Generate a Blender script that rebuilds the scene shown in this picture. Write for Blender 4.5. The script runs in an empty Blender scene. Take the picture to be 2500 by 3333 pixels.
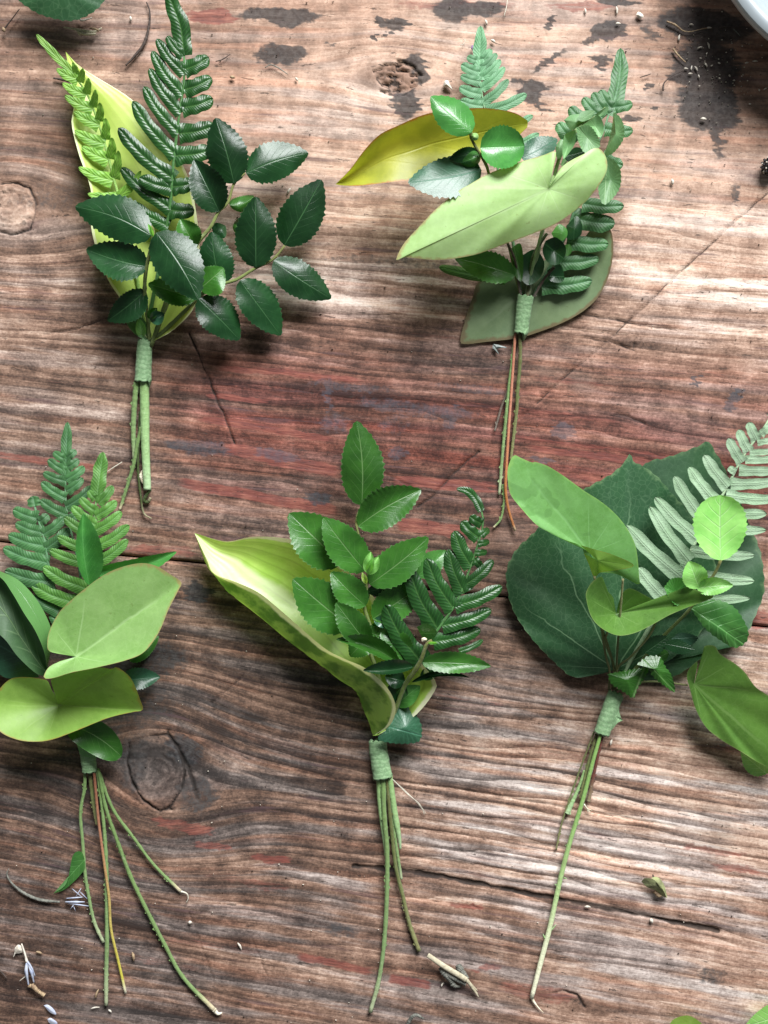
import bpy, math, random
import numpy as np
from mathutils import Vector

random.seed(7); RNG = np.random.default_rng(7)
sc = bpy.context.scene
COL = sc.collection
S = 0.000125            # metres per photo pixel on the table plane
H = 0.55                # camera height above the table (m)

# ------------------------------------------------------------------ camera
cam = bpy.data.cameras.new('camera'); cam_o = bpy.data.objects.new('camera', cam); COL.objects.link(cam_o)
cam_o.location = (0, 0, H); cam_o.rotation_euler = (0, 0, 0)
cam.sensor_fit = 'VERTICAL'; cam.sensor_height = 36
cam.lens = 36 * H / (3333 * S)
cam.clip_start = 0.01; cam.clip_end = 20
sc.camera = cam_o
# ------------------------------------------------------------------ world + window light
w = bpy.data.worlds.new('World'); sc.world = w; w.use_nodes = True
bg = w.node_tree.nodes['Background']
bg.inputs[0].default_value = (0.93, 0.97, 1.0, 1); bg.inputs[1].default_value = 0.15
def area(name, loc, target, sx, sy, power, col):
    l = bpy.data.lights.new(name, 'AREA'); l.shape = 'RECTANGLE'; l.size = sx; l.size_y = sy
    l.energy = power; l.color = col
    o = bpy.data.objects.new(name, l); COL.objects.link(o); o.location = loc
    d = Vector(target) - Vector(loc); o.rotation_euler = d.to_track_quat('-Z', 'Y').to_euler()
    return o
area('window_light', (0.55, 1.65, 1.48), (0, 0, 0), 1.3, 1.05, 152, (0.985, 0.99, 1.0))
sc.view_settings.view_transform = 'Standard'; sc.view_settings.look = 'None'
sc.view_settings.gamma = 1; sc.view_settings.exposure = 0.0
sc.view_settings.use_curve_mapping = False
sc.render.engine = 'CYCLES'
sc.cycles.max_bounces = 6

# ------------------------------------------------------------------ coordinates
def P(x, y, z=0.0):
    """photo pixel + height in mm -> world point at that height"""
    k = (H - z*0.001) / H
    return ((x-1250)*S*k, (1666.5-y)*S*k, z*0.001)
def zt(ox, oy, span, width=1659):
    s = span / width
    def f(x, y): return (ox + x*s, oy + y*s)
    f.s = s
    return f
Z1=zt(0,0,700); Z2=zt(500,300,700); Z3=zt(100,500,700); Z4=zt(300,1000,500,1475)
A=zt(1000,50,700); B=zt(1500,100,700); C=zt(1250,600,800); D=zt(1500,1000,400,1180)
E=zt(0,1350,650); F=zt(0,1800,650); G_=zt(0,2400,750); H_=zt(600,1350,800)
I_=zt(1000,1550,700); J=zt(1050,2000,600); K=zt(1100,2500,550,1461)
L_=zt(1620,1350,630); M_=zt(1950,1350,550); N_=zt(1800,1800,700); O_=zt(1600,2200,700,1367)
PX=zt(0,0,1000,1000)
Q1=zt(1250,2900,400); Q2=zt(2000,2700,500); Q3=zt(2150,0,350); Q7=zt(0,2500,1250); Q8=zt(1250,2500,1250)

def cr(pts, n):
    """Catmull-Rom through pts, resampled to n points by arc length"""
    p = np.array(pts, float)
    if len(p) == 2:
        t = np.linspace(0, 1, n)[:, None]; return p[0]*(1-t) + p[1]*t
    q = np.vstack([2*p[0]-p[1], p, 2*p[-1]-p[-2]])
    out = []
    for i in range(1, len(q)-2):
        t = np.linspace(0, 1, 12, endpoint=False)[:, None]
        a, b, c, d = q[i-1], q[i], q[i+1], q[i+2]
        out.append(.5*((2*b) + (c-a)*t + (2*a-5*b+4*c-d)*t**2 + (3*b-a-3*c+d)*t**3))
    out = np.vstack(out + [p[-1:]])
    s = np.r_[0, np.cumsum(np.linalg.norm(np.diff(out[:, :2], axis=0), axis=1) + 1e-6)]
    u = np.linspace(0, s[-1], n)
    return np.stack([np.interp(u, s, out[:, k]) for k in range(out.shape[1])], 1)

# ------------------------------------------------------------------ object helpers
WL = {}
def mk(name, verts, faces, mat, parent=None, uv=None, smooth=True):
    v = np.array(verts, float); c = v.mean(0)
    if parent is None: c[2] = v[:, 2].min()
    me = bpy.data.meshes.new(name)
    me.from_pydata((v - c).tolist(), [], faces); me.update()
    if smooth: me.polygons.foreach_set('use_smooth', [True]*len(me.polygons))
    if uv is not None:
        ul = me.uv_layers.new(name='UVMap')
        idx = np.empty(len(me.loops), int); me.loops.foreach_get('vertex_index', idx)
        ul.data.foreach_set('uv', np.array(uv, float)[idx].ravel())
    if mat: me.materials.append(mat)
    o = bpy.data.objects.new(name, me); COL.objects.link(o)
    WL[o] = c
    if parent is not None:
        o.parent = parent; o.location = c - WL[parent]
    else: o.location = c
    return o
def tag(o, label, cat, group=None, kind=None):
    o['label'] = label; o['category'] = cat
    if group: o['group'] = group
    if kind: o['kind'] = kind
    return o
def thing(name, label, cat, loc, group=None):
    o = bpy.data.objects.new(name, None); COL.objects.link(o); o.location = loc
    o.empty_display_size = 0.01; WL[o] = np.array(loc, float)
    return tag(o, label, cat, group)
def grid_faces(nu, nv, wrap=False):
    f = []
    for i in range(nu-1):
        for j in range(nv if wrap else nv-1):
            a = i*nv + j; b = i*nv + (j+1) % nv
            f.append((a, b, b+nv, a+nv))
    return f
def prow(pts): return [P(*p) for p in pts]

def leaf(par, T, base, tip, W, mat, zb=12, zt_=14, name='leaf', bend=0.0, p=.62, q=.86, cup=2.0, arch=1.5,
         sides=(1, 1), lift=(0, 0), teeth=14, tooth=.05, twist=None, nv=11, wob=.6, shine=0.0):
    bx, by = T(*base); tx, ty = T(*tip); W = W*T.s*1.07
    d = np.array([tx-bx, ty-by]); Lg = np.hypot(*d); d /= Lg; n = np.array([-d[1], d[0]])   # n: image-left/right
    if twist is None: twist = random.uniform(-1.8, 1.8)
    bend += random.uniform(-.02, .02)
    nt = teeth; nu = nt*3+1 if nt else 31
    mx = (p/(p+q))**p * (q/(p+q))**q
    V = []; UV = []
    ph = random.random()*6
    for i in range(nu):
        u = i/(nu-1)
        prof = (u**p)*((1-u)**q)/mx
        m = np.array([bx, by]) + d*Lg*u + n*bend*Lg*math.sin(math.pi*u)
        zc = zb + (zt_-zb)*u + arch*math.sin(math.pi*u)
        for j in range(nv):
            v = -1 + 2*j/(nv-1)
            s = 0 if v < 0 else 1
            hw = W*.5*prof*sides[s]
            off = v*hw
            if nt and abs(v) == 1 and 0 < i < nu-1:
                k = (i % 3)
                off += (1 if v > 0 else -1)*W*tooth*(0, .45, 1)[k]*(.6+.4*prof)*random.uniform(.5, 1.35)*sides[s]**.5
            pp = m + n*off
            av = abs(v)
            z = zc + (cup+lift[s])*prof*av**1.6 + twist*v*prof*(u-.3) + wob*prof*math.sin(u*9+ph+v*1.5)*av
            z += shine*(-.32*(pp[0]-(bx+tx)/2)+.95*(pp[1]-(by+ty)/2))*S*1000
            V.append(P(pp[0], pp[1], max(z, .4))); UV.append((u, .5+.5*v))
    f = grid_faces(nu, nv)
    a, b, c = (np.array(V[nu//2*nv+k]) for k in (nv//2, nv//2+1, nv//2+nv))
    if np.cross(b-a, c-a)[2] < 0: f = [t[::-1] for t in f]
    return mk(name, V, f, mat, par, UV)

def fan(par, T, center, zc, outline, mat, ze=None, name='leaf', tip=None, base=None, closed=False, n=72, rings=9,
        pw=1.3, bulge=0.0, wob=.5, serr=0, up=True, shine=0.0):
    cx, cy = T(*center); ze = zc if ze is None else ze
    pts = [(*T(o[0], o[1]), o[2] if len(o) > 2 else ze) for o in outline]
    if closed: pts = pts + [pts[0]]
    ol = cr(pts, n)
    if serr:
        e = ol[:, :2]-np.array([cx, cy]); r = np.linalg.norm(e, axis=1, keepdims=True)
        saw = np.array([(0, .5, 1)[i % 3] for i in range(n)])[:, None]
        ol[:, :2] += e/np.maximum(r, 1)*serr*saw
    V = [P(cx, cy, zc)]; UV = []
    tx, ty = T(*tip) if tip else (ol[n//2, 0], ol[n//2, 1])
    if closed:
        bx, by = T(*base) if base else (2*cx-tx, 2*cy-ty)
        ax = np.array([tx-bx, ty-by]); Lg = np.hypot(*ax); ax /= Lg; nn = np.array([-ax[1], ax[0]])
        hw = max(1, np.abs((ol[:, :2]-np.array([bx, by]))@nn).max())
        def uvf(x, y, r, th):
            e = np.array([x-bx, y-by]); return (float(np.clip(e@ax/Lg, 0, 1)), float(.5+.5*(e@nn)/hw))
    else:
        a0 = math.atan2(ty-cy, tx-cx)
        def uvf(x, y, r, th): return (th, r)
    UV.append(uvf(cx, cy, 0, 0))
    ph = random.random()*6
    for k in range(1, rings+1):
        r = (k/rings)
        for i in range(n):
            x = cx + (ol[i, 0]-cx)*r; y = cy + (ol[i, 1]-cy)*r
            z = zc + (ol[i, 2]-zc)*r**pw + bulge*math.sin(math.pi*r) + (wob*.35 if closed else wob)*r*r*math.sin(i*(.17 if closed else .35)+ph)
            z += shine*(-.32*(x-cx)+.95*(y-cy))*S*1000
            th = 0
            if not closed:
                th = math.atan2(ol[i, 1]-cy, ol[i, 0]-cx)-a0
                th = (th+math.pi) % (2*math.pi)-math.pi
            V.append(P(x, y, max(z, .4))); UV.append(uvf(x, y, r, th))
    F = []
    for i in range(n-1):
        F.append((0, 1+i, 2+i))
        for k in range(rings-1):
            a = 1+k*n+i; F.append((a, a+n, a+n+1, a+1))
    e = ol[:, :2]-np.array([cx, cy])
    ar = np.sum(e[:-1, 0]*e[1:, 1]-e[1:, 0]*e[:-1, 1])      # image y runs down
    if (ar > 0) == up: F = [t[::-1] for t in F]
    o = mk(name, V, F, mat, par, UV)
    return o

def loft(par, rails, mat, name='leaf', nu=44, nv=25, flip=False):
    R = [cr(r, nu) for r in rails]
    V = []; UV = []
    for i in range(nu):
        row = cr([r[i] for r in R], nv) if len(R) > 2 else cr([R[0][i], R[1][i]], nv)
        # even parameter across rails
        for j in range(nv):
            V.append(P(row[j, 0], row[j, 1], max(row[j, 2], .4))); UV.append((i/(nu-1), j/(nv-1)))
    f = grid_faces(nu, nv)
    if flip: f = [t[::-1] for t in f]
    return mk(name, V, f, mat, par, UV)

def tube(par, pts, rad, mat, name='stem', n=46, m=10, nub=.06, flat=1.0, taper=None):
    """pts: (px,py,zmm) list, rad px"""
    c = cr(pts, n); V = []; UV = []
    X = np.array([P(*q) for q in c])
    tg = np.gradient(X, axis=0); tg /= np.linalg.norm(tg, axis=1, keepdims=True)+1e-12
    for i in range(n):
        u = i/(n-1)
        r = (rad if not hasattr(rad, '__len__') else float(np.interp(u, np.linspace(0, 1, len(rad)), rad)))*S
        if name == 'stem': r *= .9
        r *= 1 + nub*math.sin(i*2.1+rad_seed(par, i)) + (nub > .055)*random.uniform(-.03, .03)
        if nub > .055 and random.random() < .06: r *= 1.18
        t = tg[i]; up = np.array([0, 0, 1.]); s = np.cross(t, up); s /= np.linalg.norm(s)+1e-9
        up2 = np.cross(s, t)
        for j in range(m):
            a = 2*math.pi*j/m
            rj = 1 + (nub > .055)*random.uniform(-.05, .05)
            V.append(X[i] + rj*(s*math.cos(a) + up2*math.sin(a)*flat)*r); UV.append((u, j/m))
    f = grid_faces(n, m, True)
    f.append(tuple(range(m))[::-1]); f.append(tuple((n-1)*m+k for k in range(m)))
    if name == 'stem' and nub > .055:
        ln = np.linalg.norm(np.diff(X, axis=0), axis=1).sum()
        for k in range(int(ln/S/26)):                      # torn fibres along the stripped stem
            i = random.randint(2, n-3); sd = random.choice((-1, 1)); u = i/(n-1)
            r = (rad if not hasattr(rad, '__len__') else float(np.interp(u, np.linspace(0, 1, len(rad)), rad)))*S
            t = tg[i]; s = np.cross(t, [0, 0, 1.]); s /= np.linalg.norm(s)+1e-9
            c0 = X[i]+s*sd*r*.8+np.array([0, 0, r*random.uniform(-.2, .6)]); q = len(V); L_b = random.uniform(2.5, 7)*S
            V += [c0-t*L_b*.9, c0+t*L_b*.9, c0+s*sd*L_b*.75+t*L_b*random.uniform(-1, 1)+np.array([0, 0, S*random.uniform(0, 3)])]
            UV += [(u, .5)]*3; f.append((q, q+1, q+2))
    V = [(v[0], v[1], max(v[2], .0003)) for v in V]
    return mk(name, V, f, mat, par, UV)
def rad_seed(par, i): return (id(par) % 7)*0 + math.sin(i*12.9)*2
def tp(T, pts, z):
    """zoom points -> px points with z (scalar, list, or (z0,z1))"""
    out = []
    for i, q in enumerate(pts):
        if len(q) > 2: zz = q[2]
        elif isinstance(z, tuple): zz = z[0] + (z[1]-z[0])*i/(len(pts)-1)
        else: zz = z
        out.append((*T(q[0], q[1]), zz))
    return out

# ------------------------------------------------------------------ node helper
class NG:
    def __init__(s, name):
        s.m = bpy.data.materials.new(name); s.m.use_nodes = True; s.t = s.m.node_tree
        s.t.nodes.clear(); s.out = s.n('ShaderNodeOutputMaterial')
    def n(s, typ, **kw):
        nd = s.t.nodes.new(typ)
        for k, v in kw.items(): setattr(nd, k, v)
        return nd
    def put(s, sock, v):
        if v is None: return
        if isinstance(v, bpy.types.NodeSocket): s.t.links.new(v, sock)
        else:
            if sock.type == 'RGBA' and len(v) == 3: v = (*v, 1)
            sock.default_value = v
    def math(s, op, a, b=None, c=None, clamp=False):
        nd = s.n('ShaderNodeMath', operation=op, use_clamp=clamp)
        s.put(nd.inputs[0], a); s.put(nd.inputs[1], b); s.put(nd.inputs[2], c); return nd.outputs[0]
    def mix(s, f, a, b, blend='MIX'):
        nd = s.n('ShaderNodeMix', data_type='RGBA', blend_type=blend)
        s.put(nd.inputs[0], f); s.put(nd.inputs[6], a); s.put(nd.inputs[7], b); return nd.outputs[2]
    def vec(s, x, y, z=0.0):
        nd = s.n('ShaderNodeCombineXYZ'); s.put(nd.inputs[0], x); s.put(nd.inputs[1], y); s.put(nd.inputs[2], z); return nd.outputs[0]
    def sep(s, v):
        nd = s.n('ShaderNodeSeparateXYZ'); s.put(nd.inputs[0], v); return nd.outputs
    def noise(s, vec, scale=1.0, detail=3, rough=.55, dist=0.0, lac=2.0):
        nd = s.n('ShaderNodeTexNoise'); s.put(nd.inputs['Vector'], vec); s.put(nd.inputs['Scale'], scale)
        s.put(nd.inputs['Detail'], float(detail)); s.put(nd.inputs['Roughness'], rough); s.put(nd.inputs['Distortion'], dist)
        return nd.outputs[0]
    def ss(s, v, lo, hi, a=0.0, b=1.0):
        nd = s.n('ShaderNodeMapRange', interpolation_type='SMOOTHSTEP'); s.put(nd.inputs[0], v)
        s.put(nd.inputs[1], lo); s.put(nd.inputs[2], hi); s.put(nd.inputs[3], a); s.put(nd.inputs[4], b); return nd.outputs[0]
    def ramp(s, f, stops):
        nd = s.n('ShaderNodeValToRGB'); cr_ = nd.color_ramp
        while len(cr_.elements) < len(stops): cr_.elements.new(.5)
        for e, (p, c) in zip(cr_.elements, stops): e.position = p; e.color = (*c, 1)
        s.put(nd.inputs[0], f); return nd.outputs[0]
    def uv(s):
        return s.sep(s.n('ShaderNodeUVMap', uv_map='UVMap').outputs[0])
    def pos(s): return s.n('ShaderNodeNewGeometry').outputs['Position']
    def back(s): return s.n('ShaderNodeNewGeometry').outputs['Backfacing']
    def rnd(s): return s.n('ShaderNodeObjectInfo').outputs['Random']
    def bump(s, h, strength=.3, dist=.0005, normal=None):
        nd = s.n('ShaderNodeBump'); s.put(nd.inputs['Height'], h); nd.inputs['Strength'].default_value = strength
        nd.inputs['Distance'].default_value = dist
        if normal is not None: s.put(nd.inputs['Normal'], normal)
        return nd.outputs[0]
    def bsdf(s, col, rough=.5, spec=.5, normal=None, coat=0.0, sheen=0.0, trans=0.0, tcol=None):
        b = s.n('ShaderNodeBsdfPrincipled'); s.put(b.inputs['Base Color'], col); s.put(b.inputs['Roughness'], rough)
        s.put(b.inputs['Specular IOR Level'], spec); s.put(b.inputs['Normal'], normal)
        b.inputs['Coat Weight'].default_value = coat; b.inputs['Coat Roughness'].default_value = .25
        b.inputs['Sheen Weight'].default_value = sheen
        o = b.outputs[0]
        if trans:
            t = s.n('ShaderNodeBsdfTranslucent'); s.put(t.inputs[0], tcol if tcol is not None else col)
            mx = s.n('ShaderNodeMixShader'); mx.inputs[0].default_value = trans
            s.t.links.new(o, mx.inputs[1]); s.t.links.new(t.outputs[0], mx.inputs[2]); o = mx.outputs[0]
        s.t.links.new(o, s.out.inputs[0]); return s.m

def scl(c, k): return tuple(min(1, x*k) for x in c)
def leaf_mat(name, col, col2=None, vein=None, back=None, rough=.38, trans=.25, spec=.5, nv=8, slant=.9, vw=.05,
             vamt=.6, samt=.35, mott=.5, mscale=160, edge=None, ew=.88, bump=.35, var=.25, coat=0.0, pore=.09, vb=.05):
    g = NG(name); u, v, _ = g.uv()
    col2 = col2 or scl(col, .6); vein = vein or scl(col, 2.2)
    av = g.math('MULTIPLY', g.math('ABSOLUTE', g.math('SUBTRACT', v, .5)), 2.0)
    pos = g.pos(); r = g.rnd()
    n1 = g.noise(pos, mscale, 4, .6)
    c = g.mix(g.ss(n1, .5-.5*mott, .5+.5*mott), col2, col)
    jit = g.math('ADD', 1-var, g.math('MULTIPLY', r, 2*var))
    c = g.mix(1.0, c, g.vec(jit, jit, jit), 'MULTIPLY')
    mid = g.ss(av, 0.0, vw, 1.0, 0.0)
    side = g.math('COSINE', g.math('MULTIPLY', g.math('SUBTRACT', g.math('MULTIPLY', u, float(nv)), g.math('MULTIPLY', av, slant*nv*.35)), 6.2832))
    sl = g.math('MULTIPLY', g.ss(side, .88, 1.0), g.ss(av, .85, .3))
    c = g.mix(g.math('MULTIPLY', mid, vamt), c, vein)
    c = g.mix(g.math('MULTIPLY', sl, samt*.5), c, vein)
    if edge:
        en = g.math('ADD', av, g.math('MULTIPLY', g.math('SUBTRACT', g.noise(pos, 500, 3), .5), .18))
        c = g.mix(g.math('MULTIPLY', g.ss(en, ew, ew+.1), .8), c, edge)
    if back: c = g.mix(g.back(), c, back)
    fine = g.noise(pos, 1400, 3, .6)
    h = g.math('ADD', g.math('MULTIPLY', sl, -vb*3), g.math('MULTIPLY', fine, pore*2))
    h = g.math('SUBTRACT', h, g.math('MULTIPLY', mid, .9))
    h = g.math('ADD', h, g.math('MULTIPLY', n1, .5))
    rr = g.math('ADD', rough-.05, g.math('MULTIPLY', fine, .1))
    return g.bsdf(c, rr, spec, g.bump(h, bump, .0006), coat, 0, trans, g.mix(1.0, c, (1.5, 1.6, .7), 'MULTIPLY'))

def heart_mat(name, col, col2, vein, edge=None, fnet=.14, rough=.42, trans=.3, spec=.45, sp=.62, vlw=1.0, vamt=.45, net=0.0, mott=.5, mscale=70,
              spots=None, back=None, bump=.3, netscale=260, ew=.965, coat=0.0, wet=0.0, tipc=None):
    g = NG(name); th, r, _ = g.uv(); pos = g.pos()
    n1 = g.noise(pos, mscale, 4, .6)
    c = g.mix(g.ss(n1, .5-.5*mott, .5+.5*mott), col2, col)
    n2 = g.noise(pos, mscale*5, 3, .6)
    c = g.mix(g.math('MULTIPLY', g.ss(n2, .35, .7), .25), c, scl(col, 1.25))
    tt = g.math('ADD', th, g.math('MULTIPLY', g.math('SUBTRACT', g.noise(pos, 75, 3), .5), .15))
    k = g.math('ADD', g.math('DIVIDE', tt, sp), .5)
    fr = g.math('ABSOLUTE', g.math('SUBTRACT', g.math('FRACT', k), .5))
    d = g.math('MULTIPLY', fr, g.math('MULTIPLY', r, sp))
    ln = g.math('MULTIPLY', g.ss(d, .004*vlw, .016*vlw, 1.0, 0.0), g.ss(r, .95, .5))
    c = g.mix(g.math('MULTIPLY', ln, vamt), c, vein)
    h = g.math('SUBTRACT', g.math('MULTIPLY', n2, .3), g.math('MULTIPLY', ln, .12))
    if net:
        vo = g.n('ShaderNodeTexVoronoi', feature='DISTANCE_TO_EDGE'); g.put(vo.inputs['Vector'], pos); vo.inputs['Scale'].default_value = netscale
        nl = g.ss(vo.outputs[0], .0, .055, 1.0, 0.0)
        c = g.mix(g.math('MULTIPLY', nl, net), c, vein)
        h = g.math('SUBTRACT', h, g.math('MULTIPLY', nl, .5))
    fv = g.n('ShaderNodeTexVoronoi', feature='DISTANCE_TO_EDGE'); g.put(fv.inputs['Vector'], pos); fv.inputs['Scale'].default_value = 420
    c = g.mix(g.ss(fv.outputs[0], 0, .07, fnet, 0.0), c, vein)
    n3 = g.noise(pos, 26, 3, .6); c = g.mix(g.ss(n3, .45, .68, 0, .35), c, g.mix(1.0, c, (.72, .78, .55), 'MULTIPLY'))
    bru = g.ss(g.noise(pos, 520, 3, .6), .67, .72); c = g.mix(g.math('MULTIPLY', bru, .45), c, g.mix(1.0, c, (.6, .5, .4), 'MULTIPLY'))
    if spots:
        sn = g.noise(pos, 330, 2, .4)
        c = g.mix(g.ss(sn, .73, .77), c, spots)
    if edge:
        en = g.math('ADD', r, g.math('MULTIPLY', g.math('SUBTRACT', g.noise(pos, 420, 3), .5), .1))
        c = g.mix(g.math('MULTIPLY', g.ss(en, ew-.01, ew+.04), .75), c, edge)
    if back: c = g.mix(g.back(), c, back)
    rr = g.math('ADD', rough-.05, g.math('MULTIPLY', n2, .14))
    if wet:
        wm = g.ss(g.noise(pos, 75, 3, .5), .56, .6)
        c = g.mix(g.math('MULTIPLY', wm, .35), c, scl(col, .5)); rr = g.math('SUBTRACT', rr, g.math('MULTIPLY', wm, .2))
    return g.bsdf(c, rr, spec, g.bump(h, bump, .0006), coat, 0, trans, g.mix(1.0, c, (1.5, 1.6, .7), 'MULTIPLY'))

def fern_mat(name, col, col2, rib, rough=.42, trans=.15, lines=14, sheen=0.0, bump=.22, felt=0.0, back=None):
    g = NG(name); u, v, _ = g.uv(); pos = g.pos()
    av = g.math('MULTIPLY', g.math('ABSOLUTE', g.math('SUBTRACT', v, .5)), 2.0)
    ph = g.math('SUBTRACT', g.math('MULTIPLY', u, float(lines)), g.math('MULTIPLY', g.math('POWER', av, .8), 2.2))
    ph = g.math('ADD', ph, g.math('MULTIPLY', g.noise(pos, 300, 2), 1.2))
    cs = g.math('COSINE', g.math('MULTIPLY', ph, 6.2832))
    n1 = g.noise(pos, 200, 3, .6)
    c = g.mix(g.ss(n1, .3, .7), col2, col)
    if not felt: c = g.mix(g.math('MULTIPLY', g.ss(cs, .35, 1.0), .42), c, scl(col, 1.75)); c = g.mix(g.ss(g.noise(pos, 90, 3), .45, .7, 0, .3), c, scl(col2, .8))
    mid = g.ss(av, .0, .13, 1.0, 0.0)
    c = g.mix(g.math('MULTIPLY', mid, .55), c, rib)
    j = g.math('ADD', .85, g.math('MULTIPLY', g.rnd(), .3)); c = g.mix(1.0, c, g.vec(j, j, j), 'MULTIPLY')
    h = g.math('MULTIPLY', cs, .32 if not felt else .05)
    if felt:
        f = g.noise(g.n('ShaderNodeVectorMath', operation='MULTIPLY').outputs[0], 1) if False else g.noise(pos, 1800, 4, .7)
        c = g.mix(g.math('MULTIPLY', g.ss(f, .35, .65), .35), c, scl(col, .55))
        edge = g.ss(av, .72, .9)
        c = g.mix(g.math('MULTIPLY', edge, .35), c, (.16, .27, .15))
        h = g.math('ADD', h, g.math('MULTIPLY', f, felt))
    else: h = g.math('ADD', h, g.math('MULTIPLY', g.noise(pos, 1500, 2), .5))
    h = g.math('SUBTRACT', h, g.math('MULTIPLY', mid, .6))
    return g.bsdf(c, rough, .45, g.bump(h, bump, .0005), 0, sheen, trans)

def stem_mat(name, stops, rough=.5, line=.25):
    g = NG(name); u, v, _ = g.uv(); pos = g.pos()
    c = g.ramp(u, stops)
    n = g.noise(g.vec(g.math('MULTIPLY', u, 3.0), g.math('MULTIPLY', v, 14.0)), 3, 3)
    n2 = g.noise(pos, 700, 3)
    c = g.mix(g.math('MULTIPLY', g.ss(n, .35, .65), line), c, g.mix(1.0, c, (.45, .5, .45), 'MULTIPLY'))
    c = g.mix(g.math('MULTIPLY', g.ss(n2, .55, .7), .3), c, g.mix(1.0, c, (.5, .42, .3), 'MULTIPLY'))
    sc_ = g.ss(g.noise(g.vec(g.math('MULTIPLY', u, 22.0), g.math('MULTIPLY', v, 5.0), g.math('MULTIPLY', g.rnd(), 50.0)), 1.0, 3, .6), .60, .70)
    c = g.mix(g.math('MULTIPLY', sc_, .4), c, g.mix(.35, c, (.75, .78, .6)))
    dk = g.ss(g.noise(g.vec(g.math('MULTIPLY', u, 9.0), g.math('MULTIPLY', v, 2.0), g.math('MULTIPLY', g.rnd(), 90.0)), 1.0, 3, .6), .58, .72)
    c = g.mix(g.math('MULTIPLY', dk, .4), c, g.mix(1.0, c, (.55, .5, .35), 'MULTIPLY'))
    return g.bsdf(c, rough, .35, g.bump(g.math('ADD', n, n2), .6, .0005), 0, .1, .1)

def plain_mat(name, col, col2=None, rough=.6, scale=500, bump=.4, spec=.4, trans=0.0, sheen=0.0):
    g = NG(name); n = g.noise(g.pos(), scale, 4, .6)
    c = g.mix(g.ss(n, .35, .65), col2 or scl(col, .55), col)
    return g.bsdf(c, rough, spec, g.bump(n, bump, .0005), 0, sheen, trans)

# ================================================================== TABLE: two weathered planks
def _tab(seed):
    return np.random.default_rng(seed).random((256, 256))
_TB = {}
def vnoise(x, y, seed=0):
    if seed not in _TB: _TB[seed] = _tab(seed)
    T = _TB[seed]
    xi = np.floor(x).astype(int); yi = np.floor(y).astype(int)
    fx = x-xi; fy = y-yi; fx = fx*fx*(3-2*fx); fy = fy*fy*(3-2*fy)
    a = T[xi & 255, yi & 255]; b = T[(xi+1) & 255, yi & 255]; c = T[xi & 255, (yi+1) & 255]; d = T[(xi+1) & 255, (yi+1) & 255]
    return (a*(1-fx)+b*fx)*(1-fy) + (c*(1-fx)+d*fx)*fy
def fbm(x, y, seed=0, o=4):
    r = 0; amp = .5; tot = 0
    for k in range(o):
        r = r + amp*vnoise(x*2**k, y*2**k, seed+k); tot += amp; amp *= .55
    return r/tot
def sstep(x, a, b):
    t = np.clip((x-a)/(b-a), 0, 1); return t*t*(3-2*t)

KNOTS = [(40, 680, 78, 88), (512, 2515, 88, 140), (1292, 252, 62, 55), (1880, 3275, 30, 18)]
SEAM = lambda x: 1763 + .1105*x + 3*np.sin(x/170.)
def grain(X, Y):
    sl = np.interp(Y, [-300, 0, 700, 1700, 2900, 3600], [.02, .03, .075, .115, .165, .17])
    xc = X-1250
    g = Y - sl*xc + 14*(fbm(X/900, Y/260, 40, 3)-.5)*2
    t = X + sl*Y
    for kx, ky, rx, ry in KNOTS:
        g0 = ky - np.interp(ky, [-300, 0, 700, 1700, 2900, 3600], [.02, .03, .075, .115, .165, .17])*(kx-1250)
        d = g-g0; tt = X-kx
        a = .93*np.exp(-(tt/(rx*3.2))**2)*np.exp(-(d/(ry*1.9))**2)
        g = g0 + d*(1-a)
    return t, g

STAINS = [(904,48,140,24,2,.9),(925,60,60,26,0,1),(912,175,78,34,0,.95),(870,168,50,22,0,.6),(1236,68,22,14,0,.9),(1285,75,38,22,0,.9),(1228,120,11,13,0,1),
 (1085,142,20,9,0,.6),(1476,25,62,48,0,.95),(1575,25,66,26,0,.9),(1792,75,16,24,0,.9),(1985,95,55,34,0,1),(1935,120,35,16,-35,.8),(1785,200,70,13,-35,.8),
 (1690,264,40,9,0,.9),(1738,300,42,40,0,1),(1772,345,15,16,0,.8),(1965,190,34,16,0,.9),(1955,212,16,16,0,.7),(1352,222,42,50,0,1),(1325,330,40,58,10,1),
 (2120,280,20,10,0,.9),(2140,350,15,7,0,.9),(2052,388,44,15,0,.9),(2290,80,150,55,10,.95),(2300,215,115,85,0,.95),(2310,345,105,80,10,1),(2240,250,70,22,0,.9),
 (2340,460,22,60,-4,.6),(2395,628,18,42,0,.75),(2010,5,60,14,0,.9),(2120,110,30,18,50,.55),(1265,110,10,10,0,.7),
 (1830,1402,36,24,0,1),(1770,1496,32,10,5,.95),(2278,1240,12,19,0,.9),(2388,1300,20,46,20,.7),(1460,1375,24,26,0,.6),(1288,1383,55,40,0,.35),(1295,1473,36,26,0,.5),
 (1070,1285,14,60,0,.5),(1085,1375,52,34,0,.45),(1032,1624,40,22,8,.6),(640,1926,44,32,0,.9),(480,2150,125,58,-5,.75),(440,2290,150,70,0,.6),(330,2420,160,60,0,.55),
 (1115,3035,66,24,8,.6),(640,2590,70,60,0,.7),(600,2440,70,40,40,.8),(430,2480,50,110,0,.6),(2320,3178,58,24,8,.6),(1480,2640,40,16,8,.35),(650,1455,110,26,8,.55),(900,1480,80,20,7,.6),
 (520,1880,70,12,7,.5),(1350,1330,200,26,7,.45),(1150,1260,160,14,6,.5),(1300,850,250,14,4,.4),(150,640,120,50,0,.35),(1560,1270,160,14,6,.4),(1800,1000,110,9,8,.45),(2250,3030,120,10,10,.3),(1640,3150,70,60,10,.4),(250,3290,200,40,8,.3),(380,2700,180,40,8,.35)]
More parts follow.
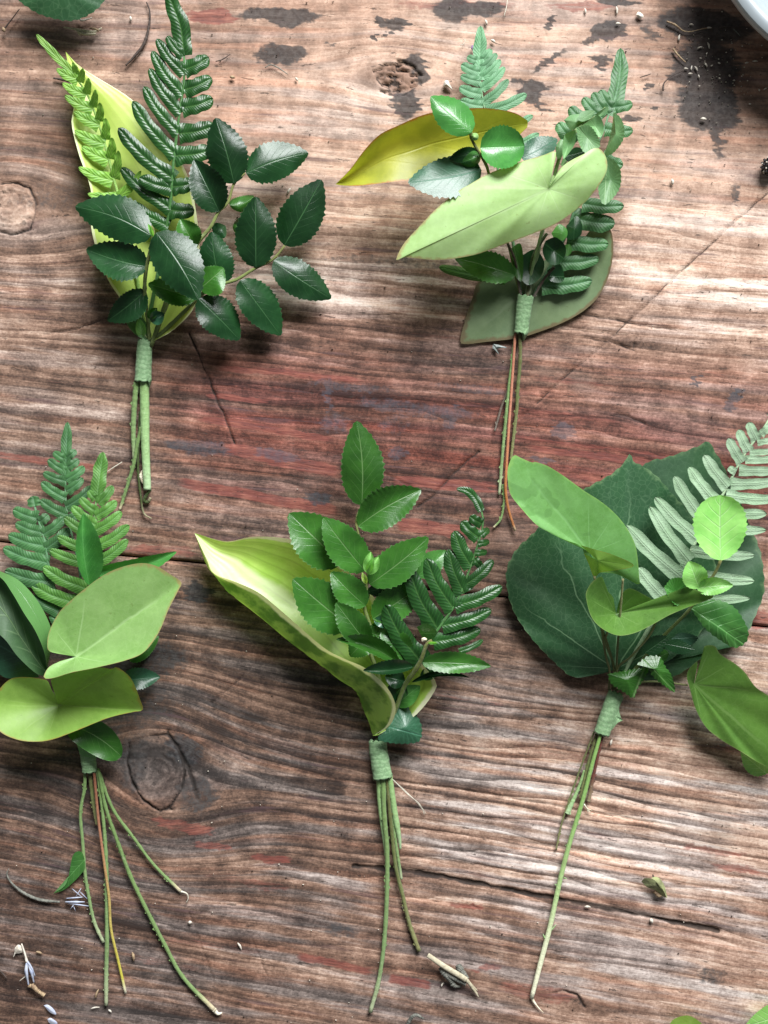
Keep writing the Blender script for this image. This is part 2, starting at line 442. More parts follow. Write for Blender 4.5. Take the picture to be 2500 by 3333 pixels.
REDS = [(682,53,80,22,0,.9),(1480,12,200,14,0,.6),(1900,20,120,14,0,.6),(530,1790,85,26,5,.8),(600,2690,70,28,15,.8),(690,2756,50,20,8,.8),(880,2795,44,18,5,.95),(1514,2948,40,12,5,1),
 (1585,3155,40,20,0,.8),(2330,2770,75,15,8,.8),(2395,2828,66,18,8,.8),(2470,2010,50,36,5,.7),(1520,2640,90,10,8,.4),(740,2860,60,20,8,.5),(860,2880,60,26,8,.6),(2390,2440,70,14,5,.6),(150,1030,140,12,5,.4),
 (1650,1700,120,16,6,.3),(1900,1250,330,60,6,.3),(1350,700,200,26,3,.18),(2250,560,200,50,3,.2),(1450,420,160,50,0,.18),(500,3130,120,20,9,.5),(1750,3230,140,30,9,.5)]
STREAK = [((600,1353),(1130,1436),13,.9),((700,1445),(1135,1548),24,1),((640,1190),(1240,1245),13,.7),((650,1280),(900,1312),11,.8),((530,1560),(1150,1672),20,1),((0,1480),(400,1535),15,.65),
 ((1250,1555),(1650,1595),20,1),((1680,1455),(2150,1508),14,.9),((1700,1235),(2000,1255),13,.5),((1270,1700),(1560,1735),24,1),((940,3110),(1240,3172),17,.75),((1250,3185),(1420,3212),18,.8),
 ((1700,1530),(2060,1575),10,.6),((1500,1400),(2500,1530),7,.6),((1400,1300),(2100,1380),8,.5),((1250,1080),(1700,1130),8,.4),((150,860),(600,900),9,.3),((1900,1180),(2500,1240),16,.35),((1250,2240),(1700,2300),10,.4),((1600,2420),(2300,2530),12,.4),((0,1220),(420,1270),9,.3),((500,3050),(900,3110),13,.4)]
BLEACH = [((660,890),(1250,935),26,.8),((640,930),(1250,985),14,.7),((700,990),(1200,1040),10,.6),((2000,690),(2500,735),34,.85),((1990,880),(2500,940),20,.9),((2150,930),(2500,990),18,.8),((2200,1050),(2500,1090),15,.7),((1250,900),(1560,930),14,.8),((1250,965),(1560,990),12,.7),((1250,1000),(1550,1050),10,.7),((1020,700),(1250,715),16,.5),
 ((0,950),(330,965),10,.5),((0,1320),(420,1350),14,.5),((660,2040),(900,2075),20,.5),((700,2150),(1000,2190),12,.4),((1640,2180),(1900,2240),14,.3),((1250,2300),(1600,2350),16,.45),((1250,2440),(1900,2540),12,.4),((1300,2660),(2500,2830),14,.6),((1300,2720),(2500,2880),9,.7),((1300,2770),(2500,2920),8,.7),((1320,2810),(2450,2960),7,.7),((1320,2600),(2100,2690),9,.5),
 ((1800,2480),(2500,2580),14,.6),((1950,2400),(2500,2470),12,.5),((700,2790),(1250,2900),18,.5),((560,2900),(1250,3090),16,.45),((300,2700),(600,2780),12,.35),((1250,2900),(1900,3000),14,.5),((0,2660),(330,2720),13,.35),((0,2950),(420,3010),12,.4),((600,3080),(1250,3210),16,.5),((1900,3130),(2500,3260),14,.5),((0,3090),(250,3150),10,.35),((1700,3120),(2500,3230),10,.4)]
CRACKS = [([(2560,580),(2430,690),(2200,900),(2000,1090),(1890,1185),(1800,1265),(1750,1312)],3.2,.75),([(1720,1340),(1690,1365)],3,.5),([(1560,1470),(1480,1540),(1420,1605),(1360,1650)],4.5,.75),([(140,1088),(250,1068),(350,1035)],3,.8),
 ([(615,1085),(650,1160),(690,1260),(735,1370),(762,1442)],3.0,.9),([(920,2065),(840,2150),(760,2230),(685,2290)],3.2,.6),([(1150,2822),(1311,2835),(1480,2862),(1650,2896),(1900,2945),(2080,2978),(2200,3005),(2340,3032)],9,1),
 ([(2010,1010),(1890,1070),(1850,1062)],3,.3),([(1880,1020),(2100,1058),(2200,1072)],3.4,.8),([(1900,1098),(1980,1110),(2068,1140)],3.2,.8),([(1830,1068),(2040,1090)],2.6,.6),([(2066,1118),(2066,1142)],3,.7),([(1920,1165),(1922,1205)],4,.6),
 ([(2010,1350),(2060,1360),(2100,1378)],4,.8),([(1250,1540),(1400,1620)],2.4,.3),([(490,2395),(540,2392),(560,2410),(590,2460),(600,2510),(592,2570),(560,2620),(540,2640)],4,1),([(420,2420),(414,2480),(430,2550),(470,2610),(520,2640),(560,2636)],3.4,1),([(490,2395),(440,2410),(422,2440)],2.5,.7),
 ([(545,2385),(580,2440),(612,2500),(640,2600)],9,.7),([(0,600),(40,592),(95,610),(115,660),(112,710)],4,.85),([(112,700),(95,745),(50,762),(0,755)],4,.85),([(1000,1850),(1060,1820),(1095,1790)],5,.7),([(1100,1560),(1200,1570),(1500,1620)],2,.3),
 ([(2340,1560),(2500,1575)],2,.3),([(430,2900),(620,2960),(800,3010)],2.4,.25),([(820,3060),(870,3180)],2.0,.5),([(610,2960),(680,3150),(700,3210)],1.8,.4),([(780,1990),(700,2010),(640,2040)],2.2,.3),([(1800,1040),(1700,1050)],2,.4),([(1260,75),(1440,100)],2,.35),([(1770,90),(1780,120)],2,.3),([(1540,2950),(1560,2962)],3,.3),
 ([(1800,3235),(1830,3225),(1880,3240),(1905,3280)],4,.8),([(2350,1820),(2450,1835)],2,.3),([(1250,2540),(1500,2570),(1900,2640),(2200,2690)],2.6,.5),([(1300,2690),(1700,2745),(2500,2870)],2.4,.4),([(1330,2630),(2000,2725),(2500,2800)],2.4,.4),([(1300,2745),(2500,2915)],2.4,.4),([(1310,2785),(2500,2950)],2.4,.4),([(1700,2560),(2500,2670)],2.6,.4)]
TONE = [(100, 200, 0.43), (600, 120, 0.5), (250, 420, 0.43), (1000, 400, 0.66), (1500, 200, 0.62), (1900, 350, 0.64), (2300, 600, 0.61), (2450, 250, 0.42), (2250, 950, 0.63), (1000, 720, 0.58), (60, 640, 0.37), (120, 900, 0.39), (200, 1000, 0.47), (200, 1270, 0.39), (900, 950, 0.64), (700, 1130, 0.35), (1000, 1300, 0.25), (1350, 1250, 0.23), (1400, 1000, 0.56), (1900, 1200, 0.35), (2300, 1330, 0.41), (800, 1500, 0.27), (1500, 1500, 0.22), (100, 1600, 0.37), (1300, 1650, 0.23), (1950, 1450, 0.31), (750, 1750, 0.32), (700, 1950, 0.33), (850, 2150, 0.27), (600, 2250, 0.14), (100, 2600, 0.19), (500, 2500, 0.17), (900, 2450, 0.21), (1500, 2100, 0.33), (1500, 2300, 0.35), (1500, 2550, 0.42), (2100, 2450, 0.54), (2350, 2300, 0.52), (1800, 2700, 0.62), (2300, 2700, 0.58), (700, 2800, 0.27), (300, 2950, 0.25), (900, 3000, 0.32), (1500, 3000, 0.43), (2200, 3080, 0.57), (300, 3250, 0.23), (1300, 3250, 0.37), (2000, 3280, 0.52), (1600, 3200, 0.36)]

def seg_dist(X, Y, p, q):
    dx, dy = q[0]-p[0], q[1]-p[1]; l2 = dx*dx+dy*dy
    u = np.clip(((X-p[0])*dx+(Y-p[1])*dy)/l2, 0, 1)
    return np.hypot(X-p[0]-u*dx, Y-p[1]-u*dy), u

def plank_fields(X, Y):
    t, g = grain(X, Y)
    wx = X + 34*(fbm(X/55, Y/40, 3)-.5) + 14*(fbm(X/14, Y/9, 9, 2)-.5) + 60*(fbm(t/70, g/6, 15, 3)-.5)
    wy = Y + 26*(fbm(X/55, Y/40, 13)-.5) + 12*(fbm(X/14, Y/9, 19, 2)-.5)
    def ells(lst):
        M = np.zeros_like(X)
        for cx, cy, rx, ry, rot, st in lst:
            if lst is REDS and ry < 30 and cy > 300: rx, ry, st = rx*1.5, ry*.75, st*.72
            if lst is STAINS and st < .72 and cy < 1800: st += .14
            a = math.radians(rot); c_, s_ = math.cos(a), math.sin(a)
            sel = (np.abs(X-cx) < 1.9*max(rx, ry)+45) & (np.abs(Y-cy) < 1.9*max(rx, ry)+45)
            if not sel.any(): continue
            dx = wx[sel]-cx; dy = wy[sel]-cy
            d = np.hypot((dx*c_+dy*s_)/rx, (-dx*s_+dy*c_)/ry)
            M[sel] = np.maximum(M[sel], st*sstep(d, 1.35, .75))
        return M
    def strk(lst):
        M = np.zeros_like(X)
        for p, q, wd, st in lst:
            sel = (X > min(p[0], q[0])-160) & (X < max(p[0], q[0])+160) & (Y > min(p[1], q[1])-90) & (Y < max(p[1], q[1])+90)
            if not sel.any(): continue
            xs = X[sel]; ys = Y[sel] + 16*(fbm(X[sel]/130, Y[sel]/90, 61, 3)-.5) + 8*(fbm(X[sel]/24, Y[sel]/8, 67, 2)-.5)
            d, u = seg_dist(xs, ys, p, q)
            en = sstep(u, -.01, .18)*sstep(u, 1.01, .82)
            if p[0] <= 0: en = sstep(u, 1.01, .8)
            if q[0] >= 2500: en = sstep(u, -.01, .15)
            M[sel] = np.maximum(M[sel], st*sstep(d, wd*1.35, wd*.45)*en)
        return M
    stain = ells(STAINS); red = np.maximum(ells(REDS), strk(STREAK)); ble = strk(BLEACH)
    crk = np.zeros_like(X)
    for pts, wd, st in CRACKS:
        for p, q in zip(pts[:-1], pts[1:]):
            sel = (X > min(p[0], q[0])-30) & (X < max(p[0], q[0])+30) & (Y > min(p[1], q[1])-30) & (Y < max(p[1], q[1])+30)
            if not sel.any(): continue
            d, u = seg_dist(X[sel]+7*(fbm(X[sel]/30, Y[sel]/30, 71, 2)-.5), Y[sel]+7*(fbm(X[sel]/30, Y[sel]/30, 73, 2)-.5), p, q)
            wv = (.25+1.4*fbm(X[sel]/45, Y[sel]/30, 77, 3)) if wd > 5 else (.6+.8*fbm(X[sel]/45, Y[sel]/30, 77, 3))
            crk[sel] = np.maximum(crk[sel], st*np.clip(2.6*fbm(X[sel]/70, Y[sel]/50, 78, 2)-.35, .72, 1)*sstep(d, (wd+2.5)*wv, wd*.35*wv))
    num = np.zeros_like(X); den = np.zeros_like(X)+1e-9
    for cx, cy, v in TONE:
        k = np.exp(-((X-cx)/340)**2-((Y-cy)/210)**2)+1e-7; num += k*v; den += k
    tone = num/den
    # knots
    kn = np.zeros_like(X); z = np.zeros_like(X)
    for i, (kx, ky, rx, ry) in enumerate(KNOTS):
        d = np.hypot((wx-kx)/rx, (wy-ky)/ry)
        kn = np.maximum(kn, sstep(d, 1.05, .9)*(1 if i < 3 else .6))
        if i == 2:
            pit = sstep(d, 1.1, .75); z += pit*(-1.3 + 2.0*(fbm(X/26, Y/12, 91)-.5)); tone -= .20*pit; stain = stain*(1-.8*pit); red = np.maximum(red, pit*.25)
            crk = np.maximum(crk, pit*sstep(fbm(X/22, Y/9, 95), .47, .38)*.8); crk = np.maximum(crk, .8*np.exp(-((d-1.0)/.10)**2)*sstep(fbm(X/30, Y/30, 97, 2), .4, .55))
        elif i < 2:
            rg = .5+.5*np.sin(d*17+4*fbm(X/50, Y/50, 81)); sel = sstep(d, 1.05, .9)
            z += sel*(.35*(rg-.5)+.4); tone += sel*((rg-.5)*.10+(.16 if i == 0 else -.06))
            if i == 0: crk = np.maximum(crk, sel*sstep(fbm(X/30, Y/9, 85), .40, .3)*.45)
    # relief: raised hard rings, stronger in the weathered lower right and around (900,930)
    rid = np.clip(.22 + .95*np.exp(-((X-2000)/650)**2-((Y-2680)/230)**2) + .5*np.exp(-((X-950)/330)**2-((Y-960)/110)**2) + .35*np.exp(-((X-1300)/900)**2-((Y-2450)/300)**2)+.25*np.exp(-((X-2100)/600)**2-((Y-1000)/150)**2), 0, 1.1)
    rn = fbm(t/2600, g/30, 21, 2); ring = 1-np.abs(2*rn-1)*2.2
    z += rid*.34*ring + .14*(fbm(t/420, g/11, 31, 3)-.5) + .5*(fbm(X/500, Y/300, 35, 2)-.5)
    smo = np.clip(sstep(Y, 900, 500) + .0, 0, 1)*(.75+.5*(fbm(X/260, Y/200, 55, 2)-.5)); smo = np.where(X < 450, smo*.7, smo)
    z -= 1.15*np.clip(crk, 0, 1)
    # lower shelf below the long check
    z -= .28*(stain > .6)*0
    return t, g, stain, red, ble, crk, tone, smo, rid, z-.6

def plank(name, rows_top, rows_bot, ny, parent, mat, x0=-360, x1=2860, nx=700):
    xs = np.linspace(x0, x1, nx); v = np.linspace(0, 1, ny)
    X = np.repeat(xs[None, :], ny, 0); Y = rows_top(xs)[None, :]*(1-v[:, None]) + rows_bot(xs)[None, :]*v[:, None]
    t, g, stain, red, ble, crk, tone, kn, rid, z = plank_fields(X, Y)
    # eased arris at the long edges
    ed = np.minimum(Y-rows_top(xs)[None, :], rows_bot(xs)[None, :]-Y)
    z = z - 1.2*np.exp(-(ed/5.)**2)
    co = np.stack([(X-1250)*S, (1666.5-Y)*S, z*.001], -1).reshape(-1, 3)
    n = nx*ny
    # skirt down to the underside
    bot = []; ring = list(range(nx)) + [r*nx+nx-1 for r in range(1, ny)] + [(ny-1)*nx+c for c in range(nx-2, -1, -1)] + [r*nx for r in range(ny-2, 0, -1)]
    low = co[ring].copy(); low[:, 2] = -.028
    allv = np.vstack([co, low])
    i = np.arange(ny-1)[:, None]*nx + np.arange(nx-1)[None, :]
    quads = np.stack([i, i+nx, i+nx+1, i+1], -1).reshape(-1, 4)
    k = len(ring); a = np.array(ring); b = np.roll(a, -1); la = n+np.arange(k); lb = np.roll(la, -1)
    quads = np.vstack([quads, np.stack([a, b, lb, la], -1)])
    me = bpy.data.meshes.new(name)
    me.vertices.add(len(allv)); me.vertices.foreach_set('co', allv.ravel())
    nq = len(quads); me.loops.add(nq*4); me.polygons.add(nq)
    me.loops.foreach_set('vertex_index', quads.ravel().astype(np.int32))
    me.polygons.foreach_set('loop_start', np.arange(0, nq*4, 4, dtype=np.int32))
    me.polygons.foreach_set('use_smooth', np.ones(nq, bool))
    me.update(calc_edges=True)
    def att(nm, *ch):
        at = me.attributes.new(nm, 'FLOAT_COLOR', 'POINT')
        arr = np.stack([np.r_[c.ravel(), c.ravel()[ring]] for c in ch] + [np.ones(len(allv))]*(4-len(ch)), -1)
        at.data.foreach_set('color', arr.ravel().astype(np.float32))
    def vatt(nm, a_, b_):
        at = me.attributes.new(nm, 'FLOAT_VECTOR', 'POINT')
        arr = np.stack([np.r_[a_.ravel(), a_.ravel()[ring]], np.r_[b_.ravel(), b_.ravel()[ring]], np.zeros(len(allv))], -1)
        at.data.foreach_set('vector', arr.ravel().astype(np.float32))
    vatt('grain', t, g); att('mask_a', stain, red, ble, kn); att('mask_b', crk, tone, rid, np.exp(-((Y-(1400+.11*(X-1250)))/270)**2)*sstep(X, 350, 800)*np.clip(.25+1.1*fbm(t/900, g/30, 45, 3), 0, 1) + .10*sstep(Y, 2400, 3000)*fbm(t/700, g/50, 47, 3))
    me.materials.append(mat)
    o = bpy.data.objects.new(name, me); COL.objects.link(o); o.parent = parent
    WL[o] = np.zeros(3)
    return o

def wood_material():
    g = NG('weathered_wood')
    at = lambda n: g.n('ShaderNodeAttribute', attribute_name=n)
    gv = g.sep(at('grain').outputs['Vector']); T_, G = gv[0], gv[1]
    a = g.sep(at('mask_a').outputs['Color']); b = g.sep(at('mask_b').outputs['Color'])
    smo = at('mask_a').outputs['Alpha']
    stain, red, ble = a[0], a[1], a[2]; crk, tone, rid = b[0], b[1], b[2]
    def gn(st, sg, detail=2, off=0.0, rough=.55):
        return g.noise(g.vec(g.math('MULTIPLY', T_, 1/st), g.math('MULTIPLY', G, 1/sg), off), 1.0, detail, rough)
    coarse = gn(2200, 60, 4, 1.0, .6); med = gn(700, 22, 5, 2.0, .7); fine = gn(80, 9.0, 4, 3.0, .68); fib = gn(34, 5.0, 3, 4.0, .65)
    pos = g.pos(); blot = g.noise(pos, 28, 4, .6); blot2 = g.noise(pos, 110, 4, .62)
    k1 = g.math('SUBTRACT', 1.0, g.math('MULTIPLY', smo, .6))
    wv = gn(900, 120, 2, 6.0); wv2 = gn(420, 30, 2, 7.0)
    rc = g.math('ADD', g.math('MULTIPLY', G, 1/41.), g.math('ADD', g.math('MULTIPLY', wv, 4.2), g.math('MULTIPLY', wv2, .22)))
    saw = g.math('FRACT', rc)
    late = g.math('MULTIPLY', g.ss(g.math('ADD', saw, g.math('MULTIPLY', g.math('SUBTRACT', fine, .5), .35)), .3, .9), g.ss(saw, 1.0, .93))
    ramt = g.math('ADD', g.ss(gn(1400, 90, 2, 8.0), .36, .62, .10, .55), g.math('MULTIPLY', rid, .75))
    gsum = g.math('ADD', g.math('MULTIPLY', g.math('SUBTRACT', coarse, .5), .75), g.math('MULTIPLY', g.math('SUBTRACT', med, .5), .50))
    gsum = g.math('ADD', gsum, g.math('MULTIPLY', g.math('SUBTRACT', fine, .5), .74))
    gsum = g.math('SUBTRACT', gsum, g.math('MULTIPLY', g.math('SUBTRACT', g.math('MULTIPLY', late, g.ss(fine, .3, .6, .35, 1.0)), .25), g.math('MULTIPLY', ramt, .36)))
    speck = g.noise(pos, 1000, 4, .75)
    gsum = g.math('ADD', gsum, g.math('MULTIPLY', g.math('SUBTRACT', speck, .5), .66))
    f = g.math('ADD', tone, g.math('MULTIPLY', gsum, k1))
    f = g.math('ADD', f, g.math('MULTIPLY', g.math('SUBTRACT', blot2, .5), .62))
    f = g.math('ADD', f, g.math('MULTIPLY', g.math('SUBTRACT', blot, .5), .36))
    f = g.math('ADD', f, g.math('MULTIPLY', ble, g.ss(fine, .25, .6, .08, .26)))
    c = g.ramp(f, [(0.0, (.030, .019, .015)), (.2, (.082, .050, .036)), (.38, (.178, .108, .076)), (.55, (.308, .199, .145)), (.72, (.485, .347, .265)), (1.0, (.68, .565, .46))])
    # grey weathering against warm heartwood
    grey = g.ss(g.math('ADD', g.noise(g.vec(g.math('MULTIPLY', T_, 1/700), g.math('MULTIPLY', G, 1/60), 9.0), 1.0, 3), g.math('MULTIPLY', ble, .12)), .46, .62)
    hs = g.n('ShaderNodeHueSaturation'); hs.inputs['Saturation'].default_value = .42; g.put(hs.inputs['Color'], c)
    c = g.mix(g.math('MULTIPLY', grey, g.ss(g.sep(pos)[1], .0, -.10, .42, .85)), c, hs.outputs[0])
    warm = g.ss(g.noise(g.vec(g.math('MULTIPLY', T_, 1/520), g.math('MULTIPLY', G, 1/34), 19.0), 1.0, 3), .52, .66)
    c = g.mix(g.math('MULTIPLY', warm, .5), c, g.mix(1.0, c, (1.10, .86, .76), 'MULTIPLY'))
    c = g.mix(g.math('MULTIPLY', smo, g.ss(blot2, .4, .65, .0, .5)), c, g.mix(1.0, c, (1.08, .90, .82), 'MULTIPLY'))
    mar = at('mask_b').outputs['Alpha']
    c = g.mix(mar, c, g.mix(1.0, c, (.86, .43, .43), 'MULTIPLY'))
    # red resinous streaks
    rm = g.ss(g.math('ADD', red, g.math('MULTIPLY', g.math('SUBTRACT', fine, .5), .9)), .28, .75)
    rc = g.ramp(g.math('ADD', g.math('MULTIPLY', fine, .8), g.math('MULTIPLY', blot2, .4)), [(.35, (.05, .020, .020)), (.6, (.18, .052, .040)), (.85, (.33, .125, .085))])
    c = g.mix(g.math('MULTIPLY', rm, .82), c, rc)
    # black water / iron stains
    sp = g.noise(pos, 520, 4, .65)
    sm = g.math('ADD', stain, g.math('MULTIPLY', g.math('SUBTRACT', blot2, .5), .7))
    sm = g.math('ADD', sm, g.math('MULTIPLY', g.math('SUBTRACT', sp, .5), .9))
    sm = g.math('ADD', sm, g.math('MULTIPLY', g.math('SUBTRACT', fine, .5), .3))
    sm = g.math('MULTIPLY', g.ss(sm, .28, .85), g.ss(stain, .04, .2))
    stc = g.mix(g.ss(sp, .35, .7), (.014, .015, .017), (.055, .053, .052))
    stc = g.mix(mar, stc, (.055, .080, .110))
    c = g.mix(g.math('MULTIPLY', sm, g.ss(mar, .1, .6, .88, .5)), c, stc)
    pur = g.ss(g.noise(g.vec(g.math('MULTIPLY', T_, 1/380), g.math('MULTIPLY', G, 1/26), 29.0), 1.0, 3), .6, .72)
    c = g.mix(g.math('MULTIPLY', pur, .55), c, (.085, .050, .055))
    # short dark checks, pores and dirt
    chk = g.ss(gn(70, 13, 4, 41.0, .68), .63, .665)
    c = g.mix(g.math('MULTIPLY', chk, .75), c, (.035, .026, .022))
    pore = g.ss(gn(40, 7, 3, 51.0, .6), .63, .69)
    c = g.mix(g.math('MULTIPLY', pore, .55), c, (.045, .032, .027))
    dirt = g.ss(blot, .56, .72); c = g.mix(g.math('MULTIPLY', dirt, .35), c, (.075, .062, .055))
    c = g.mix(g.math('MULTIPLY', g.ss(fib, .55, .75), .28), c, g.mix(1.0, c, (1.5, 1.5, 1.5), 'MULTIPLY'))
    c = g.mix(g.math('MULTIPLY', g.ss(crk, .25, .8), .88), c, (.018, .014, .012))
    h = g.math('ADD', g.math('MULTIPLY', fine, 1.0), g.math('MULTIPLY', fib, .9))
    h = g.math('ADD', h, g.math('MULTIPLY', g.math('MULTIPLY', late, ramt), .5))
    h = g.math('MULTIPLY', h, k1)
    h = g.math('SUBTRACT', h, g.math('MULTIPLY', chk, .9))
    rr = g.math('ADD', .5, g.math('MULTIPLY', fine, .25)); rr = g.math('SUBTRACT', rr, g.math('MULTIPLY', rm, .1))
    return g.bsdf(c, g.math('ADD', rr, .12), .22, g.bump(h, .42, .0004))

WOOD = wood_material()
table = bpy.data.objects.new('table_top', None); COL.objects.link(table); table.location = (0, 0, 0); table['kind'] = 'structure'
WL[table] = np.zeros(3)
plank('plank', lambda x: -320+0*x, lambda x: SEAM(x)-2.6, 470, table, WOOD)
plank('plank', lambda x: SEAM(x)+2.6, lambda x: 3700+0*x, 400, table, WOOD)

# ================================================================== MATERIALS
HK_DARK = leaf_mat('huckleberry_leaf_dark', (.011, .050, .014), (.006, .030, .009), vein=(.05, .13, .05), edge=(.07, .15, .07), ew=.96, back=(.05, .13, .03), rough=.31, spec=.38, trans=.12, vamt=.75, samt=.25, bump=.35)
HK_MID = leaf_mat('huckleberry_leaf_green', (.042, .150, .020), (.024, .095, .013), vein=(.15, .27, .10), edge=(.16, .28, .12), ew=.95, back=(.09, .22, .05), rough=.31, spec=.4, trans=.18, vamt=.75, samt=.3, bump=.35)
HK_LIME = leaf_mat('young_leaf_lime', (.30, .60, .17), (.20, .50, .11), vein=(.48, .74, .36), back=(.22, .48, .16), rough=.38, trans=.28, vamt=.75, samt=1.0, nv=6, vb=.35)
HK_FRESH = leaf_mat('young_leaf_green', (.085, .26, .055), (.045, .17, .035), vein=(.17, .40, .13), back=(.13, .30, .10), rough=.30, trans=.22, vamt=.6, samt=.6, nv=6, vb=.2)
HK_PALE = leaf_mat('pale_leaf_underside', (.17, .33, .14), (.09, .20, .08), vein=(.28, .44, .22), rough=.5, trans=.2, vamt=.5, samt=.3)
HK_BLUE = leaf_mat('glossy_bluish_leaf', (.030, .115, .058), (.018, .075, .036), vein=(.07, .2, .13), back=(.06, .16, .08), rough=.40, trans=.1, bump=.4, coat=.2, pore=.2)
HK_GLOSS = leaf_mat('glossy_fresh_leaf', (.065, .25, .05), (.04, .17, .035), vein=(.16, .42, .13), back=(.1, .24, .07), rough=.26, trans=.2, coat=.08, bump=.3)
UNDER = leaf_mat('folded_leaf_underside', (.045, .12, .035), (.025, .08, .022), vein=(.22, .34, .16), rough=.55, trans=.15, nv=5, samt=.5)
YELLOW = leaf_mat('yellowing_leaf', (.43, .46, .045), (.27, .31, .03), vein=(.42, .46, .06), edge=(.40, .12, .03), ew=.90, rough=.42, trans=.35, nv=4, mscale=90, samt=.1, vamt=.35, var=.05)
HEART = heart_mat('heart_leaf_green', (.42, .62, .28), (.35, .55, .20), (.5, .68, .36), edge=(.36, .26, .12), spots=None, trans=.2, rough=.42, vamt=.55, sp=.8)
HEARTB = heart_mat('heart_leaf_sage', (.25, .42, .14), (.18, .34, .09), (.36, .54, .24), edge=(.34, .24, .10), trans=.22, rough=.42, vamt=.55, sp=.8)
HEART2 = heart_mat('heart_leaf_apple', (.26, .44, .085), (.19, .35, .06), (.32, .5, .13), edge=(.34, .22, .05), trans=.3, rough=.4, vamt=.4)
HEART3 = heart_mat('heart_leaf_wet', (.17, .38, .12), (.12, .30, .07), (.25, .5, .2), edge=(.24, .45, .12), trans=.25, rough=.3, wet=1, vamt=.4)
HEART4 = heart_mat('heart_leaf_deep', (.095, .21, .035), (.065, .155, .026), (.2, .34, .11), edge=(.18, .26, .08), trans=.25, rough=.4, vamt=.38, back=(.1, .25, .06))
GREY = heart_mat('heart_leaf_grey_green', (.155, .22, .105), (.11, .17, .08), (.20, .26, .15), edge=(.13, .075, .035), trans=.12, rough=.5, vamt=.45, mscale=50, ew=.94)
ASPEN = heart_mat('round_leaf_blue_green', (.028, .088, .034), (.018, .062, .025), (.17, .29, .16), edge=(.16, .26, .12), trans=.08, rough=.36, net=0, fnet=.16, vamt=.8, vlw=.38, sp=.52, netscale=300, bump=.35, ew=.985)
ASPEN2 = heart_mat('round_leaf_dark', (.026, .078, .030), (.017, .056, .022), (.10, .19, .10), edge=(.12, .2, .09), trans=.08, rough=.42, net=0, fnet=.14, vamt=.75, vlw=.38, sp=.52, netscale=300, bump=.35, ew=.985)
FERN_D = fern_mat('fern_dark', (.019, .078, .015), (.011, .048, .010), (.075, .18, .045), rough=.34)
FERN_B = fern_mat('fern_bluish', (.050, .158, .046), (.030, .10, .030), (.13, .28, .15), rough=.5, sheen=.15)
FERN_M = fern_mat('fern_mid', (.085, .225, .036), (.048, .145, .022), (.17, .34, .13), rough=.5, sheen=.1)
FERN_L = fern_mat('fern_lime', (.215, .42, .06), (.13, .30, .04), (.32, .5, .14), rough=.5, trans=.3, lines=6, bump=.35)
FERN_U = fern_mat('fern_felted_underside', (.31, .44, .29), (.24, .37, .22), (.34, .47, .31), rough=.9, sheen=.3, felt=1.0, bump=.7, trans=.1)
FERN_P = fern_mat('fern_pale', (.11, .27, .13), (.07, .19, .085), (.2, .38, .22), rough=.55, sheen=.1)
TAPE_G = NG('floral_tape'); _u, _v, _ = TAPE_G.uv()
_w = TAPE_G.math('SINE', TAPE_G.math('MULTIPLY', TAPE_G.math('ADD', TAPE_G.math('MULTIPLY', _u, 9.0), TAPE_G.math('MULTIPLY', TAPE_G.noise(TAPE_G.pos(), 350, 3), 2.0)), 6.2832))
_n = TAPE_G.noise(TAPE_G.pos(), 900, 4)
_c = TAPE_G.mix(TAPE_G.ss(_n, .3, .7), (.16, .28, .135), (.25, .39, .21))
_c = TAPE_G.mix(TAPE_G.ss(_w, .5, 1, 0, .35), _c, (.07, .15, .06))
TAPE = TAPE_G.bsdf(_c, .7, .3, TAPE_G.bump(TAPE_G.math('ADD', TAPE_G.math('MULTIPLY', _w, .35), _n), .3, .0003), 0, .1, .05)
def hosta_material(name, inner, inner2, margin, outer, mw=.055, stripe=False, amt=.32):
    g = NG(name); u, v, _ = g.uv(); pos = g.pos()
    n1 = g.noise(pos, 60, 4, .6)
    c = g.mix(g.ss(n1, .35, .65), inner2, inner)
    st = g.math('COSINE', g.math('MULTIPLY', g.math('ADD', v, g.math('MULTIPLY', g.noise(pos, 30, 2), .02)), 6.2832*9))
    c = g.mix(g.ss(st, .75, 1, 0, amt), c, scl(inner2, .62))
    bk = g.mix(g.ss(g.noise(pos, 110, 4, .6), .42, .6), (.26, .40, .10), scl(outer, .7))
    c = g.mix(g.back(), c, bk)
    ve = g.math('MINIMUM', v, g.math('SUBTRACT', 1.0, v))
    ve = g.math('ADD', ve, g.math('MULTIPLY', g.math('SUBTRACT', g.noise(pos, 130, 3), .5), mw*1.2))
    if stripe:
        sm_ = g.math('MULTIPLY', g.ss(g.math('ADD', v, g.math('MULTIPLY', n1, .1)), .485, .545), g.ss(u, .42, .7))
        c = g.mix(g.math('MULTIPLY', g.math('MULTIPLY', sm_, .45), g.math('SUBTRACT', 1.0, g.back())), c, margin)
    c = g.mix(g.ss(ve, mw*.6, mw*1.1, .9, 0), c, margin)
    return g.bsdf(c, .36, .5, g.bump(g.math('ADD', g.math('MULTIPLY', st, amt*1.5), g.math('MULTIPLY', g.noise(pos, 240, 4), 1.2)), .2, .0005), 0, 0, .34, g.mix(1.0, c, (1.4, 1.4, .7), 'MULTIPLY'))
HOSTA_A = hosta_material('hosta_lime', (.54, .70, .17), (.46, .65, .12), (.76, .82, .5), (.10, .26, .04), .03, amt=.12)
HOSTA_B = hosta_material('hosta_variegated', (.50, .71, .17), (.38, .63, .10), (.88, .88, .66), (.14, .29, .055), .05, True)
ST_GREEN = stem_mat('stem_green', [(0, (.18, .29, .095)), (.8, (.23, .35, .14)), (1, (.42, .47, .29))])
ST_LIGHT = stem_mat('stem_light_green', [(0, (.25, .41, .15)), (.7, (.32, .50, .22)), (1, (.42, .58, .33))], line=.15)
